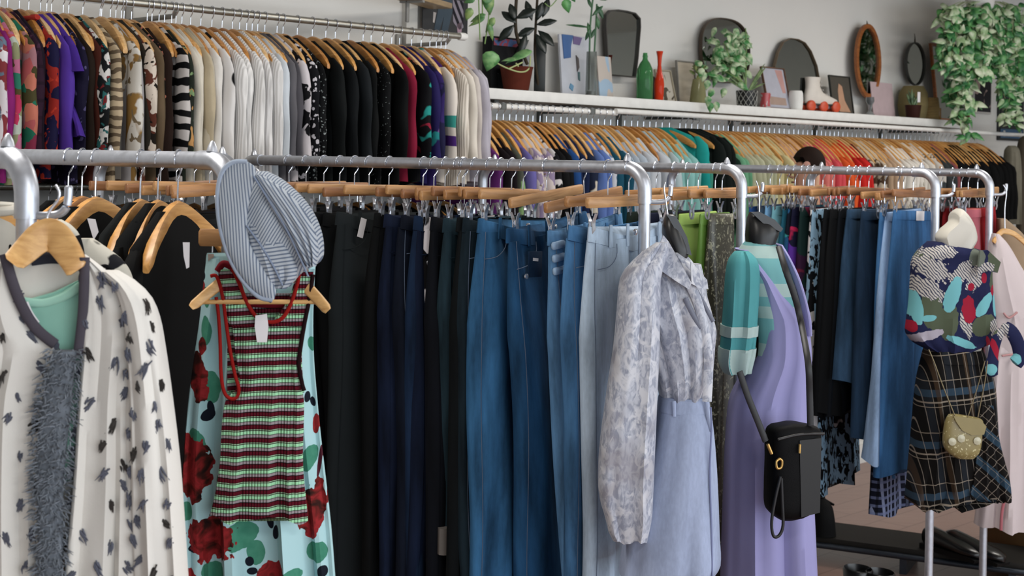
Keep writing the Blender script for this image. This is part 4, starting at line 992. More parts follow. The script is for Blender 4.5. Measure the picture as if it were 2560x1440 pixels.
SWR = [(628, 1838, 1872, .03), (646, 1824, 1890, .05), (680, 1816, 1898, .06), (740, 1812, 1896, .065), (800, 1808, 1892, .066), (850, 1804, 1888, .066), (890, 1800, 1882, .064), (912, 1802, 1876, .06), (932, 1812, 1872, .05)]
piece(sw, 'sleeve', solid('#4f9ba0', .8, 0, .06), SWR, (P2[0], P2[1]-.10), a2, fold=.009, k=3, seed=6, n=40, grow=(.3, 1))
for v0_, v1_ in ((812, 838), (868, 931)): piece(sw, 'white_band', solid('#a9bfbc', .85), subrows(SWR, v0_, v1_, 6, 3.5), (P2[0], P2[1]-.10), a2, fold=.009, k=3, seed=6, n=40, grow=(.3, 1), ts=((v0_-628)/304, (v1_-628)/304))
DL = solid('#9a98c9', .8, 0, .05, 8)
dr = group_obj('dress', 'long lavender pinafore dress on the black mannequin', 'dress', P2)
piece(dr, 'dress_body', DL, [(622, 1840, 1866, .07), (650, 1858, 1888, .095), (690, 1880, 1922, .108), (730, 1888, 1954, .116), (765, 1892, 1984, .12), (795, 1892, 2010, .122), (850, 1888, 2021, .124), (900, 1880, 2023, .124), (950, 1850, 2023, .124), (1000, 1826, 2022, .128), (1100, 1816, 2023, .135), (1200, 1812, 2027, .145), (1320, 1808, 2033, .15), (1460, 1804, 2040, .155), (1640, 1796, 2052, .16)], P2, a2, fold=.016, k=3, seed=11, n=60, nr=56, grow=(.0, 1))
piece(dr, 'shoulder_strap', DL, [(610, 1936, 1950, .07), (640, 1950, 1966, .09), (690, 1968, 1988, .11), (740, 1984, 2002, .117), (790, 1992, 2014, .12), (830, 1996, 2018, .11)], P2, a2)
bag = group_obj('handbag', 'black crossbody bag hanging on the lavender dress', 'handbag', (P2[0]+.06, P2[1]-.26))
PB = (P2[0]+.06, P2[1]-.26); BAGM = solid('#0c0c0f', .6, 0, .1, 60, .3)
piece(bag, 'bag_body', BAGM, [(1056, 1968, 1998, .03), (1064, 1932, 2036, .042), (1085, 1921, 2044, .05), (1150, 1920, 2040, .052), (1220, 1918, 2036, .052), (1270, 1920, 2028, .05), (1288, 1934, 2002, .042), (1296, 1944, 1976, .03)], PB, .25, pw=.45)
px_plate([(1978, 1092), (2032, 1086), (2028, 1270), (1982, 1282)], PB, .25, .008, .046, bag.location).build('front_pocket', solid('#0c0c0e', .5), bag)
cord(bag, 'zip', solid('#2b2a2c', .4), [(1926, 1090), (1980, 1078), (2040, 1076)], PB, .25, .004, .05)
GOLD = metal('#c9a25c', .3); STRAP = solid('#1a1a20', .5)
cord(bag, 'zip_pull', GOLD, [(1976, 1100), (1975, 1122)], PB, .25, .004, .06)
cord(bag, 'shoulder_strap', STRAP, [(1838, 925), (1858, 985), (1882, 1045), (1903, 1098)], PB, .25, .0095, .03, 8, .35)
MB().tube(spline(plane_pts([(1944, 616)], (P2[0], P2[1]-.09), 0, .02, bag.location)+plane_pts([(1960, 672), (1984, 742), (1998, 800)], (P2[0], P2[1]-.15), 0, .02, bag.location)+plane_pts([(2008, 900), (2012, 980), (2014, 1058)], PB, .25, .03, bag.location), 5), .0095, 8, .35, up=(0, -1, .01)).build('shoulder_strap', STRAP, bag)
cord(bag, 'gold_clasp', GOLD, [(1906, 1104), (1916, 1128)], PB, .25, .005, .035)
cord(bag, 'gold_clasp', GOLD, [(1930, 1136), (1920, 1144), (1922, 1160), (1932, 1158), (1934, 1142), (1926, 1136)], PB, .25, .0036, .055)
cord(bag, 'wrist_loop', STRAP, [(1930, 1180), (1918, 1230), (1908, 1290), (1912, 1326), (1926, 1326), (1936, 1300), (1934, 1240), (1932, 1184)], PB, .25, .0045, .056)

# ---------------------------------------------------------------- white mannequin with tropical shirt, plaid skirt and gold clutch
P3 = (1.53, 4.93); a3 = .05
IV = solid('#c9c5ba', .55, 0, .05)
m3_ = group_obj('mannequin', 'ivory hanging mannequin torso in the tied tropical shirt', 'mannequin', P3)
px_body([(640, 2362, 2412, .05), (670, 2320, 2440, .06), (740, 2300, 2456, .075), (840, 2310, 2452, .08), (884, 2318, 2446, .08), (960, 2312, 2456, .08)], P3, a3, origin=m3_.location).build('torso', IV, m3_)
px_block([(2381, 531), (2392, 521), (2404, 526), (2419, 546), (2430, 572), (2433, 600), (2420, 624), (2406, 652), (2386, 690), (2362, 660), (2344, 606), (2342, 590), (2352, 574), (2366, 562), (2378, 550), (2380, 540)], P3, a3, .055, .22, m3_.location, .01).build('neck', IV, m3_)
TROP = NB('tropical'); vq = TROP.warp(TROP.co((1, .5, 1)), .05, 14)
fr_ = TROP.n('ShaderNodeTexWave', {'Vector': TROP.co(rot=(0, .7, 0)), 'Scale': 38.0, 'Distortion': 5.0}, bands_direction='X')
fr_ = TROP.mix(TROP.ramp(fr_, [(.25, (0, 0, 0, 1)), (.45, (1, 1, 1, 1))], False), C('#454a62'), C('#b9b4ae'))
OL, AQ_, RD_, WH_ = '#59634f', '#6cb0b8', '#a81c38', fr_
k = motifs(TROP, TROP.mix(TROP.noise(30), C('#23264c'), C('#2d3460')), [
 (2315, 772, 27, 50, .15, OL, .1), (2352, 796, 22, 46, -.1, OL, .1), (2442, 806, 36, 24, .5, OL, .1), (2462, 648, 20, 26, .4, OL, .1), (2420, 640, 16, 22, -.2, '#6f776c', .1), (2470, 700, 12, 30, 0, OL, .12), (2300, 640, 20, 14, 0, OL, .1),
 (2316, 668, 44, 26, -.5, WH_, .32), (2302, 716, 46, 22, -.5, WH_, .3), (2386, 676, 36, 17, .8, WH_, .32), (2416, 692, 20, 30, -.3, WH_, .32), (2336, 628, 40, 16, .1, WH_, .2), (2396, 806, 14, 32, .3, WH_, .32), (2300, 834, 46, 12, .3, '#aba5b2', .15), (2474, 816, 16, 26, .2, WH_, .3), (2440, 664, 18, 14, .4, WH_, .25),
 (2362, 730, 17, 46, -.3, AQ_, .08), (2442, 756, 14, 34, -.6, AQ_, .08), (2478, 748, 11, 40, 0, AQ_, .08), (2281, 766, 13, 42, .1, AQ_, .08), (2306, 790, 18, 8, .2, AQ_, .08), (2384, 848, 40, 10, -.35, AQ_, .1), (2506, 886, 14, 14, 0, AQ_, .1), (2446, 910, 14, 14, 0, AQ_, .1),
 (2402, 768, 18, 34, .1, RD_, .14), (2272, 812, 10, 14, 0, RD_, .1), (2441, 690, 8, 13, 0, RD_, .1), (2408, 712, 9, 10, 0, RD_, .1), (2456, 860, 8, 30, .4, RD_, .1), (2468, 722, 7, 14, 0, RD_, .1)], P3, a3, (P3[0], P3[1], 0), .3, 60)
TROP = TROP.fin(k, .8)
ts = group_obj('shirt', 'tropical leaf print shirt tied at the waist of the ivory mannequin', 'shirt', P3)
piece(ts, 'body', TROP, [(604, 2324, 2346, .05), (625, 2300, 2452, .085), (650, 2283, 2473, .085), (700, 2279, 2476, .09), (760, 2274, 2482, .09), (810, 2267, 2486, .092), (832, 2266, 2485, .09), (856, 2284, 2476, .09), (874, 2318, 2420, .09)], P3, a3, fold=.008, k=4, seed=8, n=48)
m = px_plate([(2420, 622), (2438, 620), (2470, 650), (2462, 676), (2430, 668), (2412, 690)], P3, a3, .014, .10, ts.location); m.build('collar', TROP, ts, smooth=False)
cord(ts, 'tie_end', TROP, [(2470, 806), (2494, 820), (2510, 850), (2514, 880), (2502, 898)], P3, a3, [.012]*2+[.024]*14+[.026]*4+[.012], .12, 10, .5)
cord(ts, 'tie_end', TROP, [(2468, 812), (2454, 846), (2446, 890), (2444, 928)], P3, a3, [.012]*2+[.018]*8+[.022]*5+[.01], .125, 10, .5)
PL = plaid('#1a1817', ((0, .078, .4, .3, '#2c333c'), (2, .17, .3, .14, '#3c566c'), (0, .104, .2, .12, '#52402f'), (0, .024, 0, .07, '#9a9084'), (2, .085, 0, .03, '#a09484'), (2, .17, .42, .03, '#a09484')), .85, .16)
ps = group_obj('skirt', 'brown and blue plaid skirt with a ragged wrap hem on the ivory mannequin', 'skirt', P3)
piece(ps, 'skirt_body', PL, [(874, 2314, 2452, .088), (910, 2306, 2466, .10), (960, 2296, 2480, .11), (1040, 2288, 2486, .115), (1120, 2280, 2490, .12), (1190, 2272, 2496, .122), (1236, 2266, 2496, .122), (1254, 2266, 2400, .115)], P3, a3, fold=.016, k=4, seed=4, n=60, hem=.012, grow=(.1, 1))
piece(ps, 'waistband', PL, [(872, 2316, 2450, .092), (878, 2313, 2453, .095), (902, 2308, 2462, .102)], P3, a3)
piece(ps, 'wrap_flap', plaid('#211e1d', ((0, .028, 0, .08, '#988c80'), (2, .09, .2, .3, '#39566c'), (2, .03, 0, .05, '#9a8e80')), .85, -.7), [(1000, 2420, 2450, .01), (1100, 2410, 2470, .014), (1180, 2400, 2492, .016), (1226, 2396, 2498, .014), (1236, 2440, 2496, .01)], P3, a3, out=.118, fold=.006)
cl = group_obj('clutch_bag', 'small gold clutch bag on a thin chain over the plaid skirt', 'handbag', (P3[0]+.03, P3[1]-.16))
P3b = (P3[0]+.03, P3[1]-.16); GC_ = spots('#8f8150', '#c2b98e', 90, .22, (1, 1, 1), .02, .35)
piece(cl, 'bag_body', GC_, [(1036, 2372, 2400, .012), (1046, 2366, 2450, .022), (1070, 2360, 2454, .026), (1110, 2358, 2452, .028), (1132, 2370, 2446, .026), (1146, 2392, 2434, .014)], P3b, .1)
px_plate([(2374, 1036), (2440, 1044), (2456, 1062), (2450, 1082), (2420, 1084), (2396, 1072), (2382, 1052)], P3b, .1, .006, .026, cl.location).build('flap', solid('#8f8150', .4), cl)
for x, y in ((2372, 1100), (2394, 1092), (2434, 1098)):
    c = plane_pts([(x, y)], P3b, .1, .028, cl.location)[0]; MB().lathe([(.001, -.006), (.013, -.003), (.013, .003), (.001, .006)], 12).build('silver_applique', solid('#b9b59a', .3), cl, M=Matrix.Translation(c) @ Matrix.Rotation(math.radians(90), 4, 'X'))
CH = metal('#85775a', .35)
cord(cl, 'chain', CH, [(2316, 872), (2330, 905), (2352, 965), (2382, 1040)], P3b, .1, .0022, .02)
cord(cl, 'chain', CH, [(2462, 900), (2456, 950), (2446, 1000), (2438, 1042)], P3b, .1, .0022, .02)
cord(cl, 'chain', CH, [(2456, 900), (2436, 970), (2412, 1044)], P3b, .1, .0018, .02)

# ---------------------------------------------------------------- pink dress and tan jacket at the far right
P4 = (2.06, 5.50)
PK = solid('#c9bcbd', .8, 0, .04)
pd = group_obj('dress', 'pale pink dress with pink piping hanging from the farthest rack end', 'dress', P4)
piece(pd, 'bodice', PK, [(584, 2482, 2494, .02), (610, 2476, 2516, .04), (660, 2470, 2545, .055), (720, 2468, 2580, .06), (780, 2478, 2600, .06), (810, 2482, 2604, .06), (884, 2484, 2606, .058)], P4, .1, fold=.006)
piece(pd, 'skirt_body', PK, [(866, 2486, 2606, .06), (920, 2476, 2612, .07), (1020, 2466, 2618, .078), (1160, 2456, 2628, .085), (1315, 2440, 2640, .09)], P4, .1, fold=.018, k=4, seed=5, n=56, grow=(.2, 1), hem=.008)
cord(pd, 'waist_piping', solid('#b98a8a', .8), [(2486, 884), (2520, 880), (2566, 884), (2604, 880)], P4, .1, .004, .066)
cord(pd, 'pocket_piping', solid('#b98a8a', .8), [(2490, 778), (2504, 790), (2524, 776)], P4, .1, .004, .066)
cord(pd, 'red_pleat', solid('#b56a72', .8), [(2484, 1236), (2478, 1270), (2476, 1310)], P4, .1, .006, .092)
px_plate([(2560, 850), (2572, 800), (2580, 780), (2580, 870), (2566, 880)], P4, .1, .006, .07, pd.location).build('mustard_patch', solid('#b58a2c', .8), pd)
hgp = on_plane(2512, 572, P4, .1)
small_hanger('wooden hanger holding the pale pink dress', 2512, 578, P4, .1, ((2474, 606), (2590, 640)), [(2512, 572), (2512, 520), (2516, 480), (2508, 462)], 570, .014, .022, 1)
P5 = (2.22, 5.78)
tj = group_obj('jacket', 'tan jacket shoulder just behind the pale pink dress', 'jacket', P5)
piece(tj, 'body', solid('#9a846c', .85), [(546, 2492, 2512, .02), (580, 2494, 2550, .04), (640, 2498, 2600, .05), (700, 2500, 2650, .06), (900, 2500, 2650, .06)], P5, .1)
piece(tj, 'sleeve', solid('#9a846c', .85), [(640, 2590, 2630, .05), (900, 2640, 2700, .05)], P5, .1)
# ================================================================ things on the shelf
TS = ZS+.0005
A45 = math.radians(45)
def shelf_at(u, c=6.15, dz=0.0):
    Y = c/(1-((u-CX)/F)); kx = (u-CX)/F
    for _ in range(3):
        v = 230; Y = c/(1-kx)
    return Vector((kx*Y, Y, TS+dz))
def ht(dv, u, c=6.15): return hpx(dv, u, c)
def wd(du, u, c=6.15): return wpx(du, u, c)
def rad(du, u, c=6.15): return du/2*(c/(1-(u-CX)/F))/F
def lathe_thing(name, label, cat, u, c, prof_px, mat, part, H_px, n=24):
    """prof_px: (diameter px, height px from the base)"""
    t = thing(name, label, cat, shelf_at(u, c))
    MB().lathe([(rad(d, u, c), ht(h, u, c)) for d, h in prof_px], n).build(part, mat, t)
    return t
def oval(n, a, b, p=2.0):
    return [(a*math.copysign(abs(math.cos(q))**(2/p), math.cos(q)), b*math.copysign(abs(math.sin(q))**(2/p), math.sin(q))) for q in (2*math.pi*k/n for k in range(n))]
def ringed(mb, poly, inner, y0, y1):
    n = len(poly); P = [[(x, y1, z) for x, z in inner], [(x, y0, z) for x, z in inner], [(x, y0, z) for x, z in poly], [(x, y1, z) for x, z in poly]]
    b = len(mb.v); [mb.v.extend(r) for r in P]
    for i in range(4):
        for j in range(n):
            k = (j+1) % n; a = b+i*n; c = b+((i+1) % 4)*n
            mb.f.append((a+j, a+k, c+k, c+j))
    return mb
def mirror_thing(name, label, u, v0, v1, c, outline, fw, fmat, gmat=None, lean=.0, depth=.018, px_w=None, hook=None, fname='mirror_frame'):
    """standing mirror: outline(w, h) gives its polygon about its centre; leans back against the wall"""
    um = u; w = wd(px_w, um, c); h = ht(v1-v0, um, c); base = on_line(um, v1, c)
    t = thing(name, label, 'mirror', (base.x, base.y, max(base.z, TS) if abs(base.z-TS) < .09 else base.z), A45)
    M_ = Matrix.Rotation(-lean, 4, 'X') @ Matrix.Translation((0, 0, h/2))
    po = outline(w/2, h/2); pin = [(x*(1-fw/(w/2)), z*(1-fw/(h/2))) for x, z in po]
    ringed(MB(), po, pin, -depth, .0).build(fname, fmat, t, smooth=False, M=M_)
    MB().prism(pin, -depth*.35, -.001).build('mirror_glass', gmat or mirror(), t, smooth=False, M=M_)
    if hook:
        m = MB(); m.tube([(0, -.006, h/2-.004), (0, -.006, h/2+hook*.5), (.002, -.002, h/2+hook)], [.006, .0035, .0015], 8); m.build('hanging_loop', solid('#4e463c', .5), t, M=M_)
    return t
ov = lambda a, b: oval(40, a, b)
def card(name, label, cat, u, v0, v1, c, px_w, face, lean=.2, fr=None, fwid=.006, yaw=0.0, thick=.006, motif=()):
    w = wd(px_w, u, c); h = ht(v1-v0, u, c)
    t = thing(name, label, cat, shelf_at(u, c), A45+yaw); M_ = Matrix.Rotation(-lean, 4, 'X') @ Matrix.Translation((0, 0, h/2+.002))
    if fr:
        rect = lambda a, b: [(-a, -b), (a, -b), (a, b), (-a, b)]
        ringed(MB(), rect(w/2, h/2), rect(w/2-fwid, h/2-fwid), -thick*2, 0).build('picture_frame', fr, t, smooth=False, M=M_)
        MB().box((0, -thick*.6, 0), (w-fwid*2, .002, h-fwid*2)).build('picture', face, t, smooth=False, M=M_)
    else:
        MB().box((0, -thick/2, 0), (w, thick, h), bev=.001).build('card', face, t, smooth=False, M=M_)
    for nm_, poly, mt_ in motif:
        MB().prism([(x*w/2, z*h/2) for x, z in poly], -thick*(1.35 if not fr else .9), -thick*.5).build(nm_, mt_, t, smooth=False, M=M_)
    return t
# ---- leaves
def leaf(mb, p, d, n, L, W, fold=.18, curl=.25, heart=True):
    d = d.normalized(); s = d.cross(n).normalized(); n = s.cross(d).normalized(); rows = []
    prof = ((0, .10), (.12, .72), (.3, 1.0), (.55, .84), (.8, .42), (1, .02)) if heart else ((0, .06), (.2, .55), (.45, 1.0), (.7, .86), (.9, .4), (1, .02))
    for q, k in prof:
        c = p+d*(L*q)-n*(curl*L*q*q); e = W*k/2
        rows.append([c-s*e+n*(fold*e), c, c+s*e+n*(fold*e)])
    b = len(mb.v)
    for r in rows: mb.v.extend(tuple(x) for x in r)
    for i in range(len(rows)-1):
        for j in range(2):
            a = b+i*3+j; mb.f.append((a, a+1, a+4, a+3))
def fol(mb, name, mat, t):
    o = mb.build(name, mat, t); sd = o.modifiers.new('thick', 'SOLIDIFY'); sd.thickness = .0008; return o
LEAF = leafmat('#2f7a3c', '#62a85a'); LEAFV = leafmat('#3f8a44', '#bccba4'); LEAFD = solid('#1e2c26', .35); LEAFP = leafmat('#8fa65a', '#b6c08a'); STEM = solid('#7b9a5b', .6); TERRA = solid('#6a2f20', .75)
# ---- left end: hanging pothos strands, terracotta pot, rubber plant
P_ = lambda u, v, c=6.0: on_line(u, v, c)
tp = thing('potted_pothos', 'pothos in a brown clay pot at the near end of the shelf', 'potted plant', shelf_at(1287, 6.08))
MB().lathe([(rad(58, 1287), 0), (rad(62, 1287), .004), (rad(80, 1287), ht(54, 1287)), (rad(84, 1287), ht(60, 1287)), (rad(74, 1287), ht(60, 1287)), (rad(70, 1287), ht(52, 1287)), (.002, ht(50, 1287))], 26).build('clay_pot', TERRA, tp)
def rel(t, p): return p-t.location
m = MB()
for a, dd, n_, L, W in ((P_(1232, 128, 5.9), Vector((-.25, 0, -1)), Vector((.2, -1, .2)), .085, .075), (P_(1330, 128, 5.93), Vector((-1, -.1, -.32)), Vector((0, -.8, .6)), .12, .045), (P_(1290, 150, 5.93), Vector((-1, -.1, .1)), Vector((0, -.6, .8)), .06, .03)):
    leaf(m, rel(tp, a), dd, n_, L, W)
fol(m, 'leaves', leafmat('#4b8a4a', '#7fae6e'), tp)
m = MB()
for pts in ([(1226, 148), (1262, 168), (1300, 180), (1322, 172), (1326, 140)], [(1272, 172), (1306, 156)], [(1290, 158), (1296, 166)]):
    m.tube(spline([rel(tp, P_(u, v, 5.92)) for u, v in pts], 4), .0032, 6)
m.build('stems', solid('#a3ae78', .6), tp)
bk = thing('box', 'black printed box with a blue and red band behind the clay pot', 'box', shelf_at(1252, 6.24), A45)
w_, h_ = wd(78, 1252, 6.24), ht(136, 1252, 6.24)
MB().box((0, 0, h_/2), (w_, .06, h_), bev=.002).build('carton', solid('#17181b', .6), bk)
MB().box((0, -.031, h_*.9), (w_*.9, .001, h_*.13)).build('blue_band', blotch('#4a5f8a', (('#8b4250', 30, .5),)), bk)
MB().box((-.01, -.031, h_*.18), (w_*.5, .001, h_*.3)).build('picture', blotch('#22262a', (('#8d979c', 26, .56),)), bk)
rp = thing('rubber_plant', 'dark leaved rubber plant on the shelf beside the clay pot', 'potted plant', shelf_at(1345, 6.2))
m = MB(); dk = [((1290, 58), (-1, .2, .9)), ((1288, 50), (-.4, 0, 1.3)), ((1290, 46), (1, -.2, .5)), ((1286, 62), (-.7, 0, -.7)), ((1340, 62), (1, -.3, .25)), ((1342, 52), (.35, -.2, 1.2)), ((1330, 52), (-.4, 0, 1.4)), ((1338, 70), (-.9, -.2, -.4)), ((1345, 76), (.8, -.3, -.7)), ((1316, 84), (-.3, -.3, -1)), ((1340, 84), (.5, -.3, -.9)), ((1356, 44), (.3, 0, 1)), ((1322, 100), (-.6, 0, -.6))]
for (u, v), d in dk: leaf(m, rel(rp, P_(u, v, 6.1)), Vector(d), Vector((.1, -1, .35)), R.uniform(.075, .105), R.uniform(.034, .044), .12, .15, False)
fol(m, 'leaves', LEAFD, rp)
m = MB()
m.tube(spline([(0, 0, .002), rel(rp, P_(1338, 150, 6.15)), rel(rp, P_(1338, 90, 6.12)), rel(rp, P_(1345, -30, 6.12))], 4), .006, 8); m.tube(spline([rel(rp, P_(1318, 160, 6.15)), rel(rp, P_(1290, 80, 6.12)), rel(rp, P_(1292, -20, 6.12))], 4), .0075, 8)
m.build('stems', solid('#4a4134', .7), rp)
MB().box((0, .0, .12), (.05, .05, .24), bev=.004).build('tall_pot', solid('#1d2624', .5), rp)
hp_ = thing('hanging_vine', 'light green vine trailing down in front of the photograph at the upper rail end', 'plant', P_(1210, -10, 5.9))
m = MB(); s_ = MB()
for st in ([(1196, -20), (1198, 40), (1200, 100)], [(1222, -20), (1222, 40), (1212, 110)], [(1205, -10), (1206, 20), (1206, 48)]):
    s_.tube(spline([rel(hp_, P_(u, v, 5.9)) for u, v in st], 4), .0026, 6)
for u, v, dx, dz, L, W in ((1178, 20, -.4, -1, .055, .035), (1214, 36, -1, -.45, .07, .026), (1212, 44, -1, -.5, .075, .022), (1236, 44, -.6, -1, .07, .03), (1222, 60, .3, -1, .07, .025), (1206, 2, .8, .3, .05, .04), (1188, -4, -.6, -.2, .05, .03), (1218, -12, .2, -1, .08, .05)):
    leaf(m, rel(hp_, P_(u, v, 5.88)), Vector((dx, 0, dz)), Vector((.1, -1, .2)), L, W)
fol(m, 'leaves', leafmat('#4c8348', '#8aa35c'), hp_); s_.build('stems', STEM, hp_)
hv2 = thing('hanging_vine', 'small green vine tip hanging above the white framed postcard', 'plant', P_(1405, -20, 5.95))
m = MB(); s_ = MB(); s_.tube(spline([rel(hv2, P_(u, v, 5.95)) for u, v in ((1362, 8), (1376, 16), (1396, -6), (1412, -20))], 4), .0022, 6)
leaf(m, rel(hv2, P_(1412, -2, 5.95)), Vector((.35, 0, -1)), Vector((0, -1, .2)), .062, .045); leaf(m, rel(hv2, P_(1424, -20, 5.95)), Vector((.5, 0, -.8)), Vector((0, -1, .2)), .05, .035)
fol(m, 'leaves', LEAF, hv2); s_.build('stems', STEM, hv2)
# ---- photograph on the wall
pw = on_line(1112, 80, 6.28)
ph_ = thing('photo_print', 'dark fashion photograph of legs in jeans and a striped skirt, behind the upper rail end', 'poster', pw, A45)
w_, h_ = wd(112, 1112, 6.28), ht(150, 1112, 6.28)
MB().box((0, 0, h_/2), (w_, .006, h_)).build('print', solid('#191b20', .5), ph_)
dn_ = solid('#4c5a66', .6); 
for nm_, poly, mt_ in (('jeans_picture', [(-.18, .02), (.1, .02), (.3, .7), (.28, 1.1), (-.3, 1.1), (-.35, .7), (-.5, .05), (-.28, .0), (-.08, .5)], dn_), ('striped_skirt_picture', [(.34, .35), (.62, .12), (.8, .2), (.78, 1.1), (.3, 1.1)], bands((('#8e8792', .5), ('#2d2a33', .5)), .03, 0, .002, .6, 0, .5)), ('leg_picture', [(.55, .0), (.72, .05), (.75, .4), (.5, .3)], solid('#a58a96', .6)), ('arm_picture', [(-.56, .28), (-.5, .26), (-.42, .6), (-.55, .62)], solid('#b9b2ae', .6))):
    MB().prism([(x*w_/2*1.0+.0, z*h_*.5) for x, z in poly], -.0042, -.003).build(nm_, mt_, ph_, smooth=False)
# ---- white framed postcard
card('postcard', 'tall postcard of white trousers on blue standing on the shelf', 'postcard', 1436, 78, 230, 6.2, 74, solid('#b9bcc4', .5), .1, None, thick=.012, motif=(
    ('blue_patch', [(-.8, .2), (-.35, .25), (-.3, .62), (-.1, 1), (-.85, 1)], solid('#2f62a0', .5)), ('violet_patch', [(-.1, .72), (.3, .7), (.5, .95), (-.1, .98)], solid('#6f5a94', .5)),
    ('dark_gap', [(.05, -.2), (.2, -.05), (.18, .25), (.02, .35)], solid('#4c4142', .5)), ('red_line', [(.78, .0), (.9, .0), (.9, .3), (.8, .3)], solid('#a9463c', .5)), ('small_blue_mark', [(-.55, -.75), (-.35, -.85), (-.25, -.68), (-.45, -.6)], solid('#5f92b4', .5)), ('teal_mark', [(.1, -.45), (.2, -.5), (.22, -.2), (.1, -.2)], solid('#3f6f74', .5))))
# ---- bamboo in a glass vase
vz = lathe_thing('glass_vase', 'clear glass vase with water holding green bamboo stalks', 'vase', 1474, 6.08, [(30, 0), (30, 1), (27, 60), (26, 112), (23, 112), (24, 6), (2, 4)], glass('#c9cfcb', .05, .85), 'vase_body', 112)
MB().lathe([(.001, .004), (rad(23, 1474), .004), (rad(23, 1474), ht(13, 1474)), (.001, ht(13, 1474))], 18).build('water', solid('#9a966e', .3), vz)
m = MB(); l_ = MB()
for pts in ([(1472, 225), (1474, 120), (1476, 60), (1484, -20)], [(1486, 130), (1490, 60), (1492, 10)]):
    m.tube(spline([rel(vz, P_(u, v, 6.08)) for u, v in pts], 5), .0042, 8)
m.build('stalks', solid('#3f7048', .5), vz)
for u, v, dx, dz, L, W in ((1476, 96, -.15, 1, .075, .02), (1478, 96, .35, .9, .05, .018), (1480, 40, .6, .6, .07, .02), (1494, 14, .5, -1, .065, .022), (1480, 70, -.9, .15, .12, .012), (1492, 40, .2, -1, .06, .02), (1476, 70, -.3, -.8, .06, .018), (1500, 0, .6, .2, .05, .02), (1478, 20, -.3, .9, .05, .016)):
    leaf(l_, rel(vz, P_(u, v, 6.07)), Vector((dx, 0, dz)), Vector((.1, -1, .2)), L, W, .15, .2, False)
fol(l_, 'leaves', leafmat('#2c5c3a', '#4d7f50'), vz)
card('postcard', 'small pale card with a light blue panel beside the tall mirror', 'postcard', 1512, 130, 236, 6.22, 34, blotch('#bfb4aa', (('#9db4c8', 8, .52),)), .12)
# ---- mirrors
tall = lambda a, b: [(-a*.78, -b), (a*.72, -b), (a*.86, -b*.4), (a, b*.55), (a*.98, b*.82), (a*.7, b*.97), (a*.2, b), (-a*.3, b), (-a*.75, b*.95), (-a*.97, b*.8), (-a, b*.5), (-a*.9, -b*.4)]
mirror_thing('wall_mirror', 'tall black edged mirror with a rounded top above the shelf', 1552, 26, 192, 6.28, tall, .006, solid('#34302c', .5), mirror('#a6aca8'), .02, px_w=88)
pill = lambda a, b: oval(44, a, b, 2.6)
mirror_thing('round_mirror', 'large oval mirror with dark edge behind the leafy plant', 1810, 46, 208, 6.3, pill, .005, solid('#4c3a28', .5), mirror('#a6aca8'), .03, px_w=122)
m = MB(); 
dome = lambda a, b: [(-a*.98, -b), (a*.98, -b), (a, -b*.2), (a*.9, b*.25), (a*.66, b*.68), (a*.4, b*.92), (a*.1, b), (-a*.25, b), (-a*.55, b*.86), (-a*.8, b*.52), (-a*.96, b*.1)]
mirror_thing('dome_mirror', 'arched frameless mirror behind the pink framed print', 1990, 97, 262, 6.28, dome, .004, solid('#6d5a42', .5), mirror('#a6aca8'), .06, px_w=114)
mirror_thing('oval_mirror', 'narrow oval mirror in an orange wood frame', 2167, 60, 246, 6.25, ov, .026, wood('#a8642a', '#8a4a1c', .45), mirror('#a6aca8'), .03, px_w=62, hook=.02)
mirror_thing('oval_mirror', 'smaller dark edged oval mirror on a thin loop', 2285, 106, 214, 6.28, ov, .006, solid('#3c3d3a', .5), mirror('#a6aca8'), .02, px_w=48, hook=.055)
rectm = lambda a, b: [(-a, -b), (a, -b), (a, b), (-a, b)]
mirror_thing('leaning_mirror', 'large rectangular mirror in a thin orange frame leaning by the hanging plant', 2380, 112, 304, 6.2, rectm, .014, wood('#9a5a2a', '#7c431a', .45), mirror('#a6aca8'), .12, px_w=80)
# ---- bottles and small frames
lathe_thing('glass_bottle', 'green glass bottle on the shelf', 'bottle', 1608, 6.08, [(38, 0), (42, 3), (42, 60), (38, 78), (26, 92), (14, 100), (12, 106), (14, 108), (12, 112), (11, 118), (9, 118), (9, 104), (30, 80), (36, 4), (2, 3)], glass('#6cbf7c', .05, .75), 'bottle_body', 118)
lathe_thing('bud_vase', 'orange red glass bud vase beside the green bottle', 'vase', 1644, 6.05, [(20, 0), (22, 2), (25, 30), (26, 40), (22, 56), (12, 76), (9, 90), (12, 110), (18, 124), (16, 124), (9, 108), (6, 88), (20, 40), (2, 3)], glass('#e03c12', .06, .2), 'vase_body', 124)
card('framed_picture', 'small dark card behind the green bottle', 'picture', 1632, 182, 246, 6.24, 44, solid('#2e2f2c', .6), .1)
card('framed_picture', 'cream framed picture leaning beside the orange vase', 'picture', 1666, 164, 248, 6.2, 40, blotch('#b5aea0', (('#5d5648', 14, .56),)), .26, solid('#a39a86', .6), .006)
card('framed_picture', 'tall beige picture frame leaning behind the green stems', 'picture', 1714, 146, 254, 6.22, 46, solid('#b5aa98', .6), .1, solid('#84817a', .6), .006)
wv = lathe_thing('glass_jar', 'glass jar of pale green stems', 'jar', 1742, 6.1, [(40, 0), (44, 2), (36, 40), (28, 62), (25, 62), (33, 40), (40, 4), (2, 3)], glass('#b9b784', .1, .6), 'jar_body', 62)
m = MB(); rr = random.Random(8)
for i in range(34):
    a = rr.uniform(0, 6.28); r0 = rr.uniform(0, .016); b_ = Vector((math.cos(a)*r0*1.6, math.sin(a)*r0*1.6, .006)); tp_ = Vector((math.cos(a)*r0*.7, math.sin(a)*r0*.7, ht(rr.uniform(62, 72), 1742))); m.tube([b_, (b_+tp_)/2*1.0, tp_+Vector((0, 0, 0))], .0016, 5)
m.build('stems', solid('#9aa062', .7), wv)
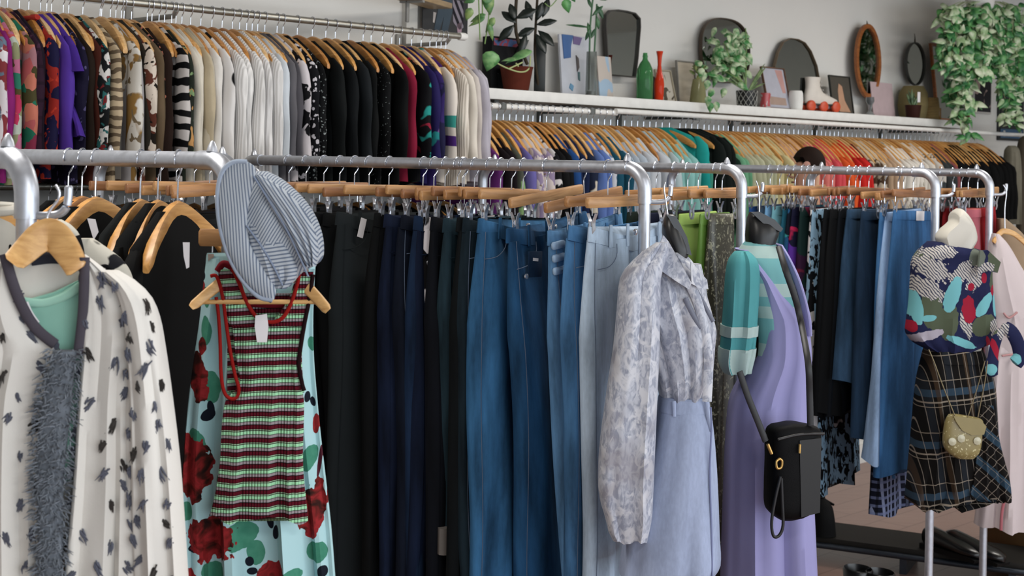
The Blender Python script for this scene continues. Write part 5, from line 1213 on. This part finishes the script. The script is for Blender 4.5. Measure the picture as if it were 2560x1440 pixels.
l_ = MB()
for i in range(26): leaf(l_, Vector((rr.uniform(-.02, .02), rr.uniform(-.02, .02), ht(rr.uniform(60, 95), 1742))), Vector((rr.uniform(-1, 1), rr.uniform(-.6, .3), rr.uniform(.1, 1))), Vector((0, -1, .4)), rr.uniform(.025, .045), .012, .1, .2, False)
fol(l_, 'leaves', leafmat('#6d7f42', '#8d9a5c'), wv)
# leafy plant in a black mesh pot
pp = thing('potted_plant', 'leafy variegated plant in a black pot with white diamond mesh', 'potted plant', shelf_at(1864, 6.06))
MB().lathe([(rad(44, 1864), 0), (rad(46, 1864), .003), (rad(52, 1864), ht(40, 1864)), (rad(48, 1864), ht(40, 1864)), (rad(44, 1864), ht(36, 1864)), (.001, ht(34, 1864))], 24).build('pot', solid('#131516', .5), pp)
m = MB(); hh = ht(40, 1864)
for k in range(12):
    for sg in (-1, 1):
        pts = []
        for q in range(9):
            z = hh*q/8; rd = lerp(rad(46, 1864), rad(52, 1864), q/8)+.0015; a = 2*math.pi*k/12+sg*q/8*1.05; pts.append((rd*math.cos(a), rd*math.sin(a), z))
        m.tube(pts, .0012, 4)
o = m.build('diamond_mesh', solid('#b5b5ae', .5), pp)
m = MB(); s_ = MB(); rr = random.Random(14)
for i in range(150):
    u, v = rr.gauss(1828, 28), rr.gauss(140, 40)
    if not (1745 < u < 1890 and 60 < v < 236): continue
    if ((u-1815)/66)**2+((v-142)/86)**2 > 1: continue
    if (u < 1785 and v < 130) or v > 208: continue
    leaf(m, rel(pp, P_(u, v, 6.08+rr.uniform(-.08, .08))), Vector((rr.uniform(-1, 1), rr.uniform(-.5, .5), rr.uniform(-1, .5))), Vector((rr.uniform(-.4, .4), -1, rr.uniform(0, .8))), rr.uniform(.04, .075), rr.uniform(.025, .045))
for u, v in ((1762, 180), (1770, 200), (1782, 222), (1776, 256), (1790, 254), (1812, 220), (1772, 240), (1756, 170)):
    leaf(m, rel(pp, P_(u, v, 5.84)), Vector((rr.uniform(-.5, .5), 0, -1)), Vector((0, -1, .2)), .05, .034)
fol(m, 'leaves', LEAFV, pp)
m = MB()
for i in range(14):
    a = rr.uniform(0, 6.28); b_ = Vector((0, 0, ht(36, 1864))); e_ = rel(pp, P_(1864+rr.uniform(-50, 62), 200-rr.uniform(0, 50), 6.06)); leaf(m, b_, e_-b_, Vector((0, -1, .5)), (e_-b_).length*1.1, .012, .1, .2, False)
fol(m, 'grassy_leaves', leafmat('#5d7a48', '#7f9560'), pp)
for pts in ([(1864, 215), (1866, 120), (1864, 70)], [(1858, 205), (1800, 170)], [(1856, 215), (1830, 160), (1812, 110)]):
    s_.tube(spline([rel(pp, P_(u, v, 6.04)) for u, v in pts], 4), .0028, 6)
s_.build('stems', STEM, pp)
# red glass, pink print, white vase, skate, wheels
rg = lathe_thing('red_glass', 'small red patterned tumbler on the shelf', 'tumbler', 1910, 6.05, [(26, 0), (28, 2), (24, 22), (28, 38), (26, 38), (22, 22), (24, 4), (2, 3)], blotch('#b9484c', (('#a7a3a0', 30, .55),), .3), 'glass_body', 38)
card('framed_picture', 'pink bordered print in a thin brown frame leaning on the arched mirror', 'picture', 1945, 160, 268, 6.12, 58, solid('#a9a9b4', .5), .24, wood('#7c5a44', '#5c3f2c'), .006, motif=(('pink_edge', [(.2, .9), (.8, .9), (.8, -.2), (.55, -.2)], solid('#b98e88', .6)), ('brown_patch', [(-.7, -.8), (.7, -.8), (.7, -.45), (-.7, -.4)], solid('#a58d80', .6))))
lathe_thing('white_vase', 'squat white ceramic vase beside the roller skate', 'vase', 1986, 6.1, [(30, 0), (34, 4), (38, 26), (36, 44), (30, 50), (26, 50), (30, 40), (2, 38)], WHITE, 'vase_body', 50)
rs = thing('roller_skate', 'white leather roller skate with orange wheels', 'roller skate', shelf_at(2047, 6.06), A45-.25)
KU = 2047; X = lambda px: px*(6.06/(1-(KU-CX)/F))/F*1.28; Zp = lambda px: ht(px, KU, 6.06)
rings = []
for z, x0, x1, b in ((20, -38, 44, .026), (24, -40, 46, .03), (32, -40, 42, .032), (40, -40, 24, .03), (48, -38, 6, .028), (60, -36, -2, .027), (74, -36, -4, .028), (86, -38, -2, .03)):
    rings.append([(X((x0+x1)/2)+X((x1-x0)/2)*math.cos(a), b*math.copysign(abs(math.sin(a))**.8, math.sin(a)), Zp(z)) for a in (2*math.pi*k/24 for k in range(24))])
MB().loft(rings).build('boot', solid('#c9c2b8', .5), rs)
MB().box((X(2), 0, Zp(18.5)), (X(84), .058, Zp(4)), bev=.003).build('sole', solid('#2c2f2a', .5), rs)
MB().box((X(2), 0, Zp(13)), (X(70), .02, Zp(7))).build('truck_plate', CHROME, rs)
for x in (-30, 2, 34):
    for y in (-.022, .022):
        w_m = MB().lathe([(.004, -.011), (X(9), -.011), (X(11), -.005), (X(11), .005), (X(9), .011), (.004, .011)], 18); w_m.build('wheel', solid('#d0481c', .45), rs, M=Matrix.Translation((X(x), y, X(11))) @ Matrix.Rotation(math.radians(90), 4, 'X'))
m = MB()
for z, x in ((44, 14), (54, 4), (64, -1), (74, -2)): m.tube(spline([(X(x-6), -.03, Zp(z)), (X(x), -.012, Zp(z+2)), (X(x), .012, Zp(z+2)), (X(x-6), .03, Zp(z))], 3), .002, 5)
m.build('laces', WHITE, rs)
card('framed_picture', 'picture of a bent arm in a dark frame beside the roller skate', 'picture', 2104, 186, 282, 6.12, 52, solid('#57524a', .6), .16, solid('#35342f', .5), .005, motif=(('arm_picture', [(-.3, -.9), (.75, -.9), (.3, -.3), (.2, .45), (-.1, .6), (-.25, .2)], solid('#b58c70', .6)),))
lathe_thing('drinking_glass', 'clear stemmed glass under the orange oval mirror', 'glass', 2172, 6.06, [(24, 0), (22, 3), (7, 12), (12, 26), (22, 36), (20, 46), (17, 46), (18, 36), (10, 28), (2, 26)], glass('#b9bfc2', .03, .85), 'glass_body', 46)
card('framed_picture', 'translucent pink acrylic frame beside the stemmed glass', 'picture', 2208, 202, 290, 6.2, 54, solid('#b9a3a6', .4), .14)
wb = lathe_thing('wicker_basket', 'round straw basket behind the brown flower pot', 'basket', 2280, 6.2, [(50, 0), (66, 6), (76, 36), (70, 66), (50, 84), (46, 80), (66, 62), (70, 36), (2, 6)], bands((('#94865c', .6), ('#6d6140', .4)), .008, 2, .002), 'basket_body', 84, 28)
sp_ = thing('potted_succulent', 'small succulent in a dark brown pot in front of the straw basket', 'potted plant', shelf_at(2280, 6.03))
MB().lathe([(rad(30, 2280), 0), (rad(32, 2280), .002), (rad(38, 2280), ht(28, 2280)), (rad(40, 2280), ht(32, 2280)), (rad(34, 2280), ht(32, 2280)), (.001, ht(28, 2280))], 22).build('pot', solid('#43231c', .6), sp_)
m = MB(); rr = random.Random(4)
for i in range(22): leaf(m, Vector((rr.uniform(-.015, .015), rr.uniform(-.015, .015), ht(28, 2280))), Vector((rr.uniform(-.5, .5), rr.uniform(-.4, .4), 1)), Vector((0, -1, .2)), rr.uniform(.05, .11), .012, .2, .1, False)
fol(m, 'leaves', leafmat('#3f5c3c', '#5f7a4e'), sp_)
MB().box((.03, -.01, ht(52, 2280)), (.016, .002, .06)).build('plant_label', TAGW, sp_)
lathe_thing('wicker_basket', 'smaller straw basket beside the leaning mirror', 'basket', 2322, 6.1, [(40, 0), (46, 4), (48, 30), (40, 56), (36, 56), (42, 30), (2, 4)], bands((('#8a7448', .6), ('#5c4a2c', .4)), .009, 2, .002), 'basket_body', 56, 24)
lathe_thing('candle_holder', 'narrow amber glass candle holder against the leaning mirror', 'candle holder', 2343, 6.04, [(14, 0), (16, 2), (14, 30), (12, 30), (12, 4), (2, 3)], glass('#8f6a34', .1, .4), 'holder_body', 30)
# pictures on the wall at the far end
def wall_pic(label, u, v0, v1, px_w, face, fr, motif=()):
    b_ = on_line(u, v1, 6.325); w = wd(px_w, u, 6.325); h = ht(v1-v0, u, 6.325)
    t = thing('wall_picture', label, 'picture', b_, A45)
    MB().box((0, .008, h/2), (w, .016, h), bev=.002).build('picture_frame', fr, t, smooth=False)
    MB().box((0, -.001, h/2), (w*.9, .004, h*.93)).build('picture', face, t, smooth=False)
    for nm_, (x0, x1, z0, z1), mt_ in motif: MB().box((w*(x0+x1)/2, -.0035, h*(z0+z1)/2), (w*(x1-x0), .002, h*(z1-z0))).build(nm_, mt_, t, smooth=False)
wall_pic('tall dark framed poster with a blue base behind the hanging plant', 2528, 148, 352, 62, solid('#22282c', .4), solid('#2c3034', .4), (('blue_band', (-.45, .45, .03, .14), solid('#3a5f80', .5)), ('pale_mark', (-.34, -.26, .05, .12), WHITE), ('pale_mark', (.28, .4, .05, .12), WHITE)))
wall_pic('small photograph of a dark figure beneath the hanging plant', 2456, 150, 284, 44, blotch('#3b3a3e', (('#a38f88', 9, .56),)), solid('#b9b5b0', .6))
# big hanging plant
hb = thing('hanging_plant', 'big trailing pothos in a white hanging pot at the far end of the shelf', 'hanging plant', on_line(2450, 20, 5.75))
hr = rad(80, 2450, 5.75)
MB().lathe([(hr*.5, -.03), (hr*.8, .0), (hr, .10), (hr*1.04, .12), (hr*.95, .12), (hr*.8, .08), (.001, .07)], 26).build('white_pot', WHITE, hb)
m = MB()
for a in (.4, 2.5, 4.6): m.tube([(hr*math.cos(a), hr*math.sin(a), .115), (0, 0, .62)], .0016, 5)
m.tube([(0, 0, .6), (0, 0, ZC-hb.location.z)], .0022, 5); m.build('hanger_cord', WHITE, hb)
rr = random.Random(30); m = MB(); mv = MB(); s_ = MB()
strands = [(2362, 170), (2372, 110), (2380, 250), (2396, 300), (2404, 200), (2414, 345), (2424, 260), (2436, 200), (2446, 150), (2456, 190), (2466, 130), (2478, 180), (2490, 160), (2500, 210), (2512, 260), (2520, 300), (2530, 270), (2540, 200), (2550, 120), (2386, 150), (2430, 120), (2508, 120), (2470, 90), (2552, 240), (2398, 90), (2534, 310)]
for u, vend in strands:
    c_ = 5.75+rr.uniform(-.16, .16); st = [rel(hb, on_line(lerp(2450, u, .55), 4, 5.75)), rel(hb, on_line(u+rr.uniform(-8, 8), 26, c_))]
    v = 26
    while v < vend: v += 30; st.append(rel(hb, on_line(u+rr.uniform(-9, 9), min(v, vend), c_)))
    sp = spline(st, 3); s_.tube(sp, .002, 5)
    for p in sp[2:]:
        for _ in range(2 if rr.random() < .75 else 1):
            mm = mv if rr.random() < .45 else m
            leaf(mm, p+Vector((rr.uniform(-.02, .02), rr.uniform(-.03, .02), rr.uniform(-.01, .01))), Vector((rr.uniform(-1, 1), rr.uniform(-.7, .3), rr.uniform(-1.1, .25))), Vector((rr.uniform(-.5, .5), -1, rr.uniform(0, .9))), rr.uniform(.05, .085), rr.uniform(.03, .052))
fol(m, 'leaves', leafmat('#2f7440', '#5f9f58'), hb); fol(mv, 'pale_leaves', leafmat('#8fae7c', '#c3cdb0'), hb); s_.build('stems', solid('#9aa876', .6), hb)
# garment strips on the wall beyond the rail end
for u0, u1, v0, v1, lb, mt_, cat in ((2514, 2546, 364, 560, 'sage beige scarf hanging beyond the farthest rack', solid('#7d796a', .85), 'scarf'), (2544, 2600, 340, 600, 'olive brown coat at the frame edge beyond the sage scarf', solid('#5a5246', .85), 'coat'), (2476, 2514, 470, 700, 'black garment hanging low beyond the farthest rack end', solid('#15181a', .85), 'dress'), (2440, 2500, 500, 760, 'dark green jacket hanging beyond the red skirts', solid('#1d2624', .85), 'jacket')):
    b_ = on_line((u0+u1)/2, 420, 5.75); t = thing(cat, lb, cat, (b_.x, b_.y, 0))
    px_body([(v0, lerp(u0, u1, .25), lerp(u0, u1, .7), .02), (v0+10, lerp(u0, u1, .12), lerp(u0, u1, .85), .05), (v0+70, u0, u1, .06), ((v0+v1)/2, u0, u1, .06), (v1, u0+2, u1+2, .05)], (b_.x, b_.y), .3, origin=t.location, fold=.008).build('cloth', mt_, t)

# ================================================================ a shopper behind the far racks
hc = on_plane(2018, 404, (0, 6.5), 0)
per = thing('person', 'shopper with short dark brown hair standing behind the denim skirts rack', 'person', (hc.x, hc.y, 0))
top_z = on_plane(2018, 366, (0, 6.5), 0).z
J_ = [('pel', (0, 0, .93), .14), ('spine', (0, 0, 1.15), .125), ('chest', (0, .01, 1.36), .15), ('neck', (0, .01, top_z-.30), .052), ('head0', (-.012, .0, top_z-.19), .048), ('head1', (-.006, .0, top_z-.11), .062), ('head2', (0, 0, top_z-.065), .056),
      ('hipL', (0, -.09, .9), .09), ('kneeL', (.0, -.095, .5), .06), ('ankL', (.02, -.095, .09), .042), ('toeL', (-.14, -.10, .035), .034), ('hipR', (0, .09, .9), .09), ('kneeR', (.0, .095, .5), .06), ('ankR', (.02, .095, .09), .042), ('toeR', (-.14, .10, .035), .034),
      ('shL', (.01, -.18, 1.44), .062), ('elL', (.03, -.22, 1.16), .042), ('wrL', (-.10, -.2, .97), .028), ('haL', (-.17, -.19, .93), .03), ('shR', (.01, .18, 1.44), .062), ('elR', (.03, .22, 1.16), .042), ('wrR', (-.10, .2, .97), .028), ('haR', (-.17, .19, .93), .03)]
ix = {n: i for i, (n, _, _) in enumerate(J_)}
E_ = [(ix[a], ix[b]) for a, b in (('pel', 'spine'), ('spine', 'chest'), ('chest', 'neck'), ('neck', 'head0'), ('head0', 'head1'), ('head1', 'head2'), ('pel', 'hipL'), ('hipL', 'kneeL'), ('kneeL', 'ankL'), ('ankL', 'toeL'), ('pel', 'hipR'), ('hipR', 'kneeR'), ('kneeR', 'ankR'), ('ankR', 'toeR'), ('chest', 'shL'), ('shL', 'elL'), ('elL', 'wrL'), ('wrL', 'haL'), ('chest', 'shR'), ('shR', 'elR'), ('elR', 'wrR'), ('wrR', 'haR'))]
me = bpy.data.meshes.new('body'); me.from_pydata([p for _, p, _ in J_], E_, []); bo = bpy.data.objects.new('body', me); col.objects.link(bo); bo.parent = per
bo.modifiers.new('skin', 'SKIN'); sv = me.skin_vertices[0].data
for i, (_, _, r) in enumerate(J_): sv[i].radius = (r, r)
sv[0].use_root = True
sd = bo.modifiers.new('soft', 'SUBSURF'); sd.levels = 2; sd.render_levels = 2; me.materials.append(solid('#b98a74', .6))
HAIR = solid('#2c1c15', .75, 0, .25, 60)
rings = []
for q in range(11):
    a = q/10*1.9; z = top_z-.085+.086*math.cos(a); rr_ = .07*math.sin(max(a, .03)); rings.append([(.008+rr_*1.1*math.cos(b), rr_*1.0*math.sin(b), z) for b in (2*math.pi*k/24 for k in range(24))])
# cap of hair: the front lower part stays open at the face
def face_cut(p):
    x, y, z = p; 
    return (x, y, max(z, top_z-.05) if x < -.012 else z)
MB().loft([[face_cut(p) for p in r] for r in rings]).build('hair', HAIR, per)
m = MB(); m.lathe([(.001, 0), (.014, .003), (.017, .012), (.012, .016)], 10); m.build('ear', solid('#b98a7c', .6), per, M=Matrix.Translation((-.018, -.068, top_z-.085)) @ Matrix.Rotation(math.radians(90), 4, 'X'))
m = MB(); m.tube([(-.062, 0, top_z-.11), (-.085, 0, top_z-.135), (-.062, 0, top_z-.145)], [.008, .012, .006], 8); m.build('nose', solid('#b98a74', .6), per)
for y in (-.032, .032): MB().lathe([(.001, -.008), (.008, -.004), (.008, .004), (.001, .008)], 8, (-.060, y*.8, top_z-.10)).build('eye', solid('#2a2420', .3), per)
MB().box((-.062, 0, top_z-.165), (.012, .045, .008), bev=.003).build('mouth', solid('#94564e', .6), per)
MB().loft([[(.0+a_*math.cos(q), b_*math.sin(q), z) for q in (2*math.pi*k/24 for k in range(24))] for z, a_, b_ in ((.82, .15, .2), (1.0, .15, .2), (1.2, .15, .2), (1.38, .165, .23), (1.47, .12, .2), (1.52, .07, .09))]).build('brown_sweater', solid('#5c4632', .9), per)
for y in (-.095, .095): MB().loft([[(.008+a_*math.cos(q), y+a_*math.sin(q), z) for q in (2*math.pi*k/18 for k in range(18))] for z, a_ in ((.07, .075), (.5, .085), (.92, .105))]).build('trouser_leg', solid('#17181b', .9), per)

# ================================================================ floor level at the right
def floor_pt(u, v):
    kx, kz = ks(u, v); Y = -EYE/kz
    return Vector((kx*Y, Y, 0))
a_, b_ = on_plane(2030, 1338, (2.0, 6.30), 0), on_plane(2500, 1402, (2.0, 5.95), 0)
bz = (a_.z+b_.z)/2
lb = thing('shoe_rack', 'low dark board rack with a steel front rail, carrying shoes', 'shoe rack', (a_.x, a_.y, 0), math.atan2(b_.y-a_.y, b_.x-a_.x))
Lb = (b_.xy-a_.xy).length; bz = max(.10, bz)
MB().box((Lb/2-.15, .14, bz-.012), (Lb+.5, .30, .024), bev=.004).build('board', solid('#2e2c29', .6), lb)
MB().tube([(-.4, -.012, bz-.035), (Lb+.1, -.012, bz-.035)], .013, 12).build('front_rail', DARKSTEEL, lb)
for x in (-.35, Lb*.5, Lb+.05): MB().box((x, .13, (bz-.024)/2), (.03, .26, bz-.024)).build('foot_block', DARKSTEEL, lb)
def shoe(label, loc, rz, mat, s=1.0, high=False):
    t = thing('boot' if high else 'shoe', label, 'boot' if high else 'shoe', loc, rz)
    rings = []
    for x, w, h in ((-.13, .012, .03), (-.125, .03, .062), (-.10, .036, .07), (-.05, .036, .062), (0, .038, .052), (.05, .044, .045), (.095, .042, .036), (.125, .028, .026), (.136, .010, .02)):
        rings.append([(x*s, w*s*math.copysign(abs(math.cos(q))**.8, math.cos(q)), s*(.016+h/2+h/2*math.copysign(abs(math.sin(q))**.8, math.sin(q)))) for q in (2*math.pi*k/16 for k in range(16))])
    MB().loft(rings).build('upper', mat, t)
    MB().prism([(-.13*s, 0), (.13*s, 0), (.137*s, .012*s), (.1*s, .02*s), (-.13*s, .02*s)], -.036*s, .036*s).build('sole', solid('#201f1f', .6), t)
    if high:
        MB().loft([[(-.075*s+r*1.15*s*math.cos(q), r*s*math.sin(q), z*s) for q in (2*math.pi*k/18 for k in range(18))] for z, r in ((.05, .042), (.12, .04), (.2, .044), (.27, .05), (.275, .046), (.2, .03))]).build('shaft', mat, t)
    return t
def on_board(u, v, dy=.12):
    kx, kz = ks(u, v); Y = (bz-EYE)/kz
    return Vector((kx*Y, Y, bz))
SH = solid('#131416', .3)
shoe('black leather loafer on the low rack, beside the steel post', on_board(2380, 1386), -1.0, SH, 1.1)
shoe('second black loafer on the low rack, partly behind the farthest post', on_board(2436, 1394), -1.0, SH, 1.1)
bg = thing('backpack', 'black bag with a curled strap standing on the low rack behind the lavender dress', 'bag', on_board(2056, 1336))
px_body([(1246, 2046, 2064, .02), (1262, 2034, 2078, .05), (1290, 2030, 2084, .07), (1334, 2028, 2088, .07)], (bg.location.x, bg.location.y), 0, origin=bg.location).build('bag_body', solid('#141517', .7), bg)
MB().tube(spline(plane_pts([(2036, 1262), (2034, 1246), (2052, 1244), (2070, 1254), (2084, 1262)], (bg.location.x, bg.location.y), 0, .0, bg.location), 4), .011, 8, .5).build('strap', solid('#141517', .7), bg)
for (u, v), rz_, lb_ in (((2112, 1600), 1.9, 'black ankle boot on the floor in front of the low rack'), ((2176, 1610), 1.7, 'second black boot on the floor, nearer the pipe post')):
    p = floor_pt(u, v); shoe(lb_, (p.x, p.y, 0), rz_, SH, 1.05, True)
p = floor_pt(2560, 1420)
cb = thing('cardboard_box', 'brown cardboard box standing on the floor under the pink dress', 'box', (p.x+.1, p.y+.1, 0), .3)
CBM = solid('#7a5a38', .9)
MB().box((0, 0, .16), (.36, .3, .32), bev=.004).build('carton', CBM, cb)
MB().box((0, -.1, .325), (.36, .2, .006), Matrix.Rotation(.3, 3, 'X').to_4x4()).build('flap', CBM, cb)

# ================================================================ camera, daylight
cam = bpy.data.cameras.new('camera'); cam.sensor_width = 36; cam.lens = F/2560*36; cam.shift_y = -(720-CY)/2560; cam.clip_start = .05
cam.dof.use_dof = True; cam.dof.focus_distance = 3.3; cam.dof.aperture_fstop = 9.0
co = bpy.data.objects.new('camera', cam); col.objects.link(co)
co.matrix_world = Matrix.Translation((0, 0, EYE)) @ Matrix.Rotation(math.radians(90), 4, 'X') @ Matrix.Rotation(ROLL, 4, 'Z')
sc = bpy.context.scene; sc.camera = co
w = bpy.data.worlds.new('sky'); sc.world = w; w.use_nodes = True
bgn = w.node_tree.nodes['Background']; bgn.inputs[0].default_value = (.80, .90, 1.0, 1); bgn.inputs[1].default_value = 1.7
# daylight of the shop front
L = bpy.data.lights.new('shopfront_daylight', 'AREA'); L.shape = 'RECTANGLE'; L.size = 10.5; L.size_y = 2.2; L.energy = 300; L.color = (.90, .95, 1.0)
lo = bpy.data.objects.new('shopfront_daylight', L); col.objects.link(lo)
lo.matrix_world = Matrix.Translation(wp(-1.2, N1-.03, 1.6)) @ Matrix.Rotation(math.radians(45), 4, 'Z') @ Matrix.Rotation(math.radians(90), 4, 'X')
vs = sc.view_settings; vs.view_transform = 'Standard'; vs.look = 'None'; vs.exposure = -0.48; vs.gamma = 1; vs.use_curve_mapping = False
sc.cycles.use_denoising = True
sc.cycles.max_bounces = 6; sc.cycles.diffuse_bounces = 3; sc.cycles.glossy_bounces = 3; sc.cycles.transmission_bounces = 5; sc.cycles.caustics_reflective = False; sc.cycles.caustics_refractive = False
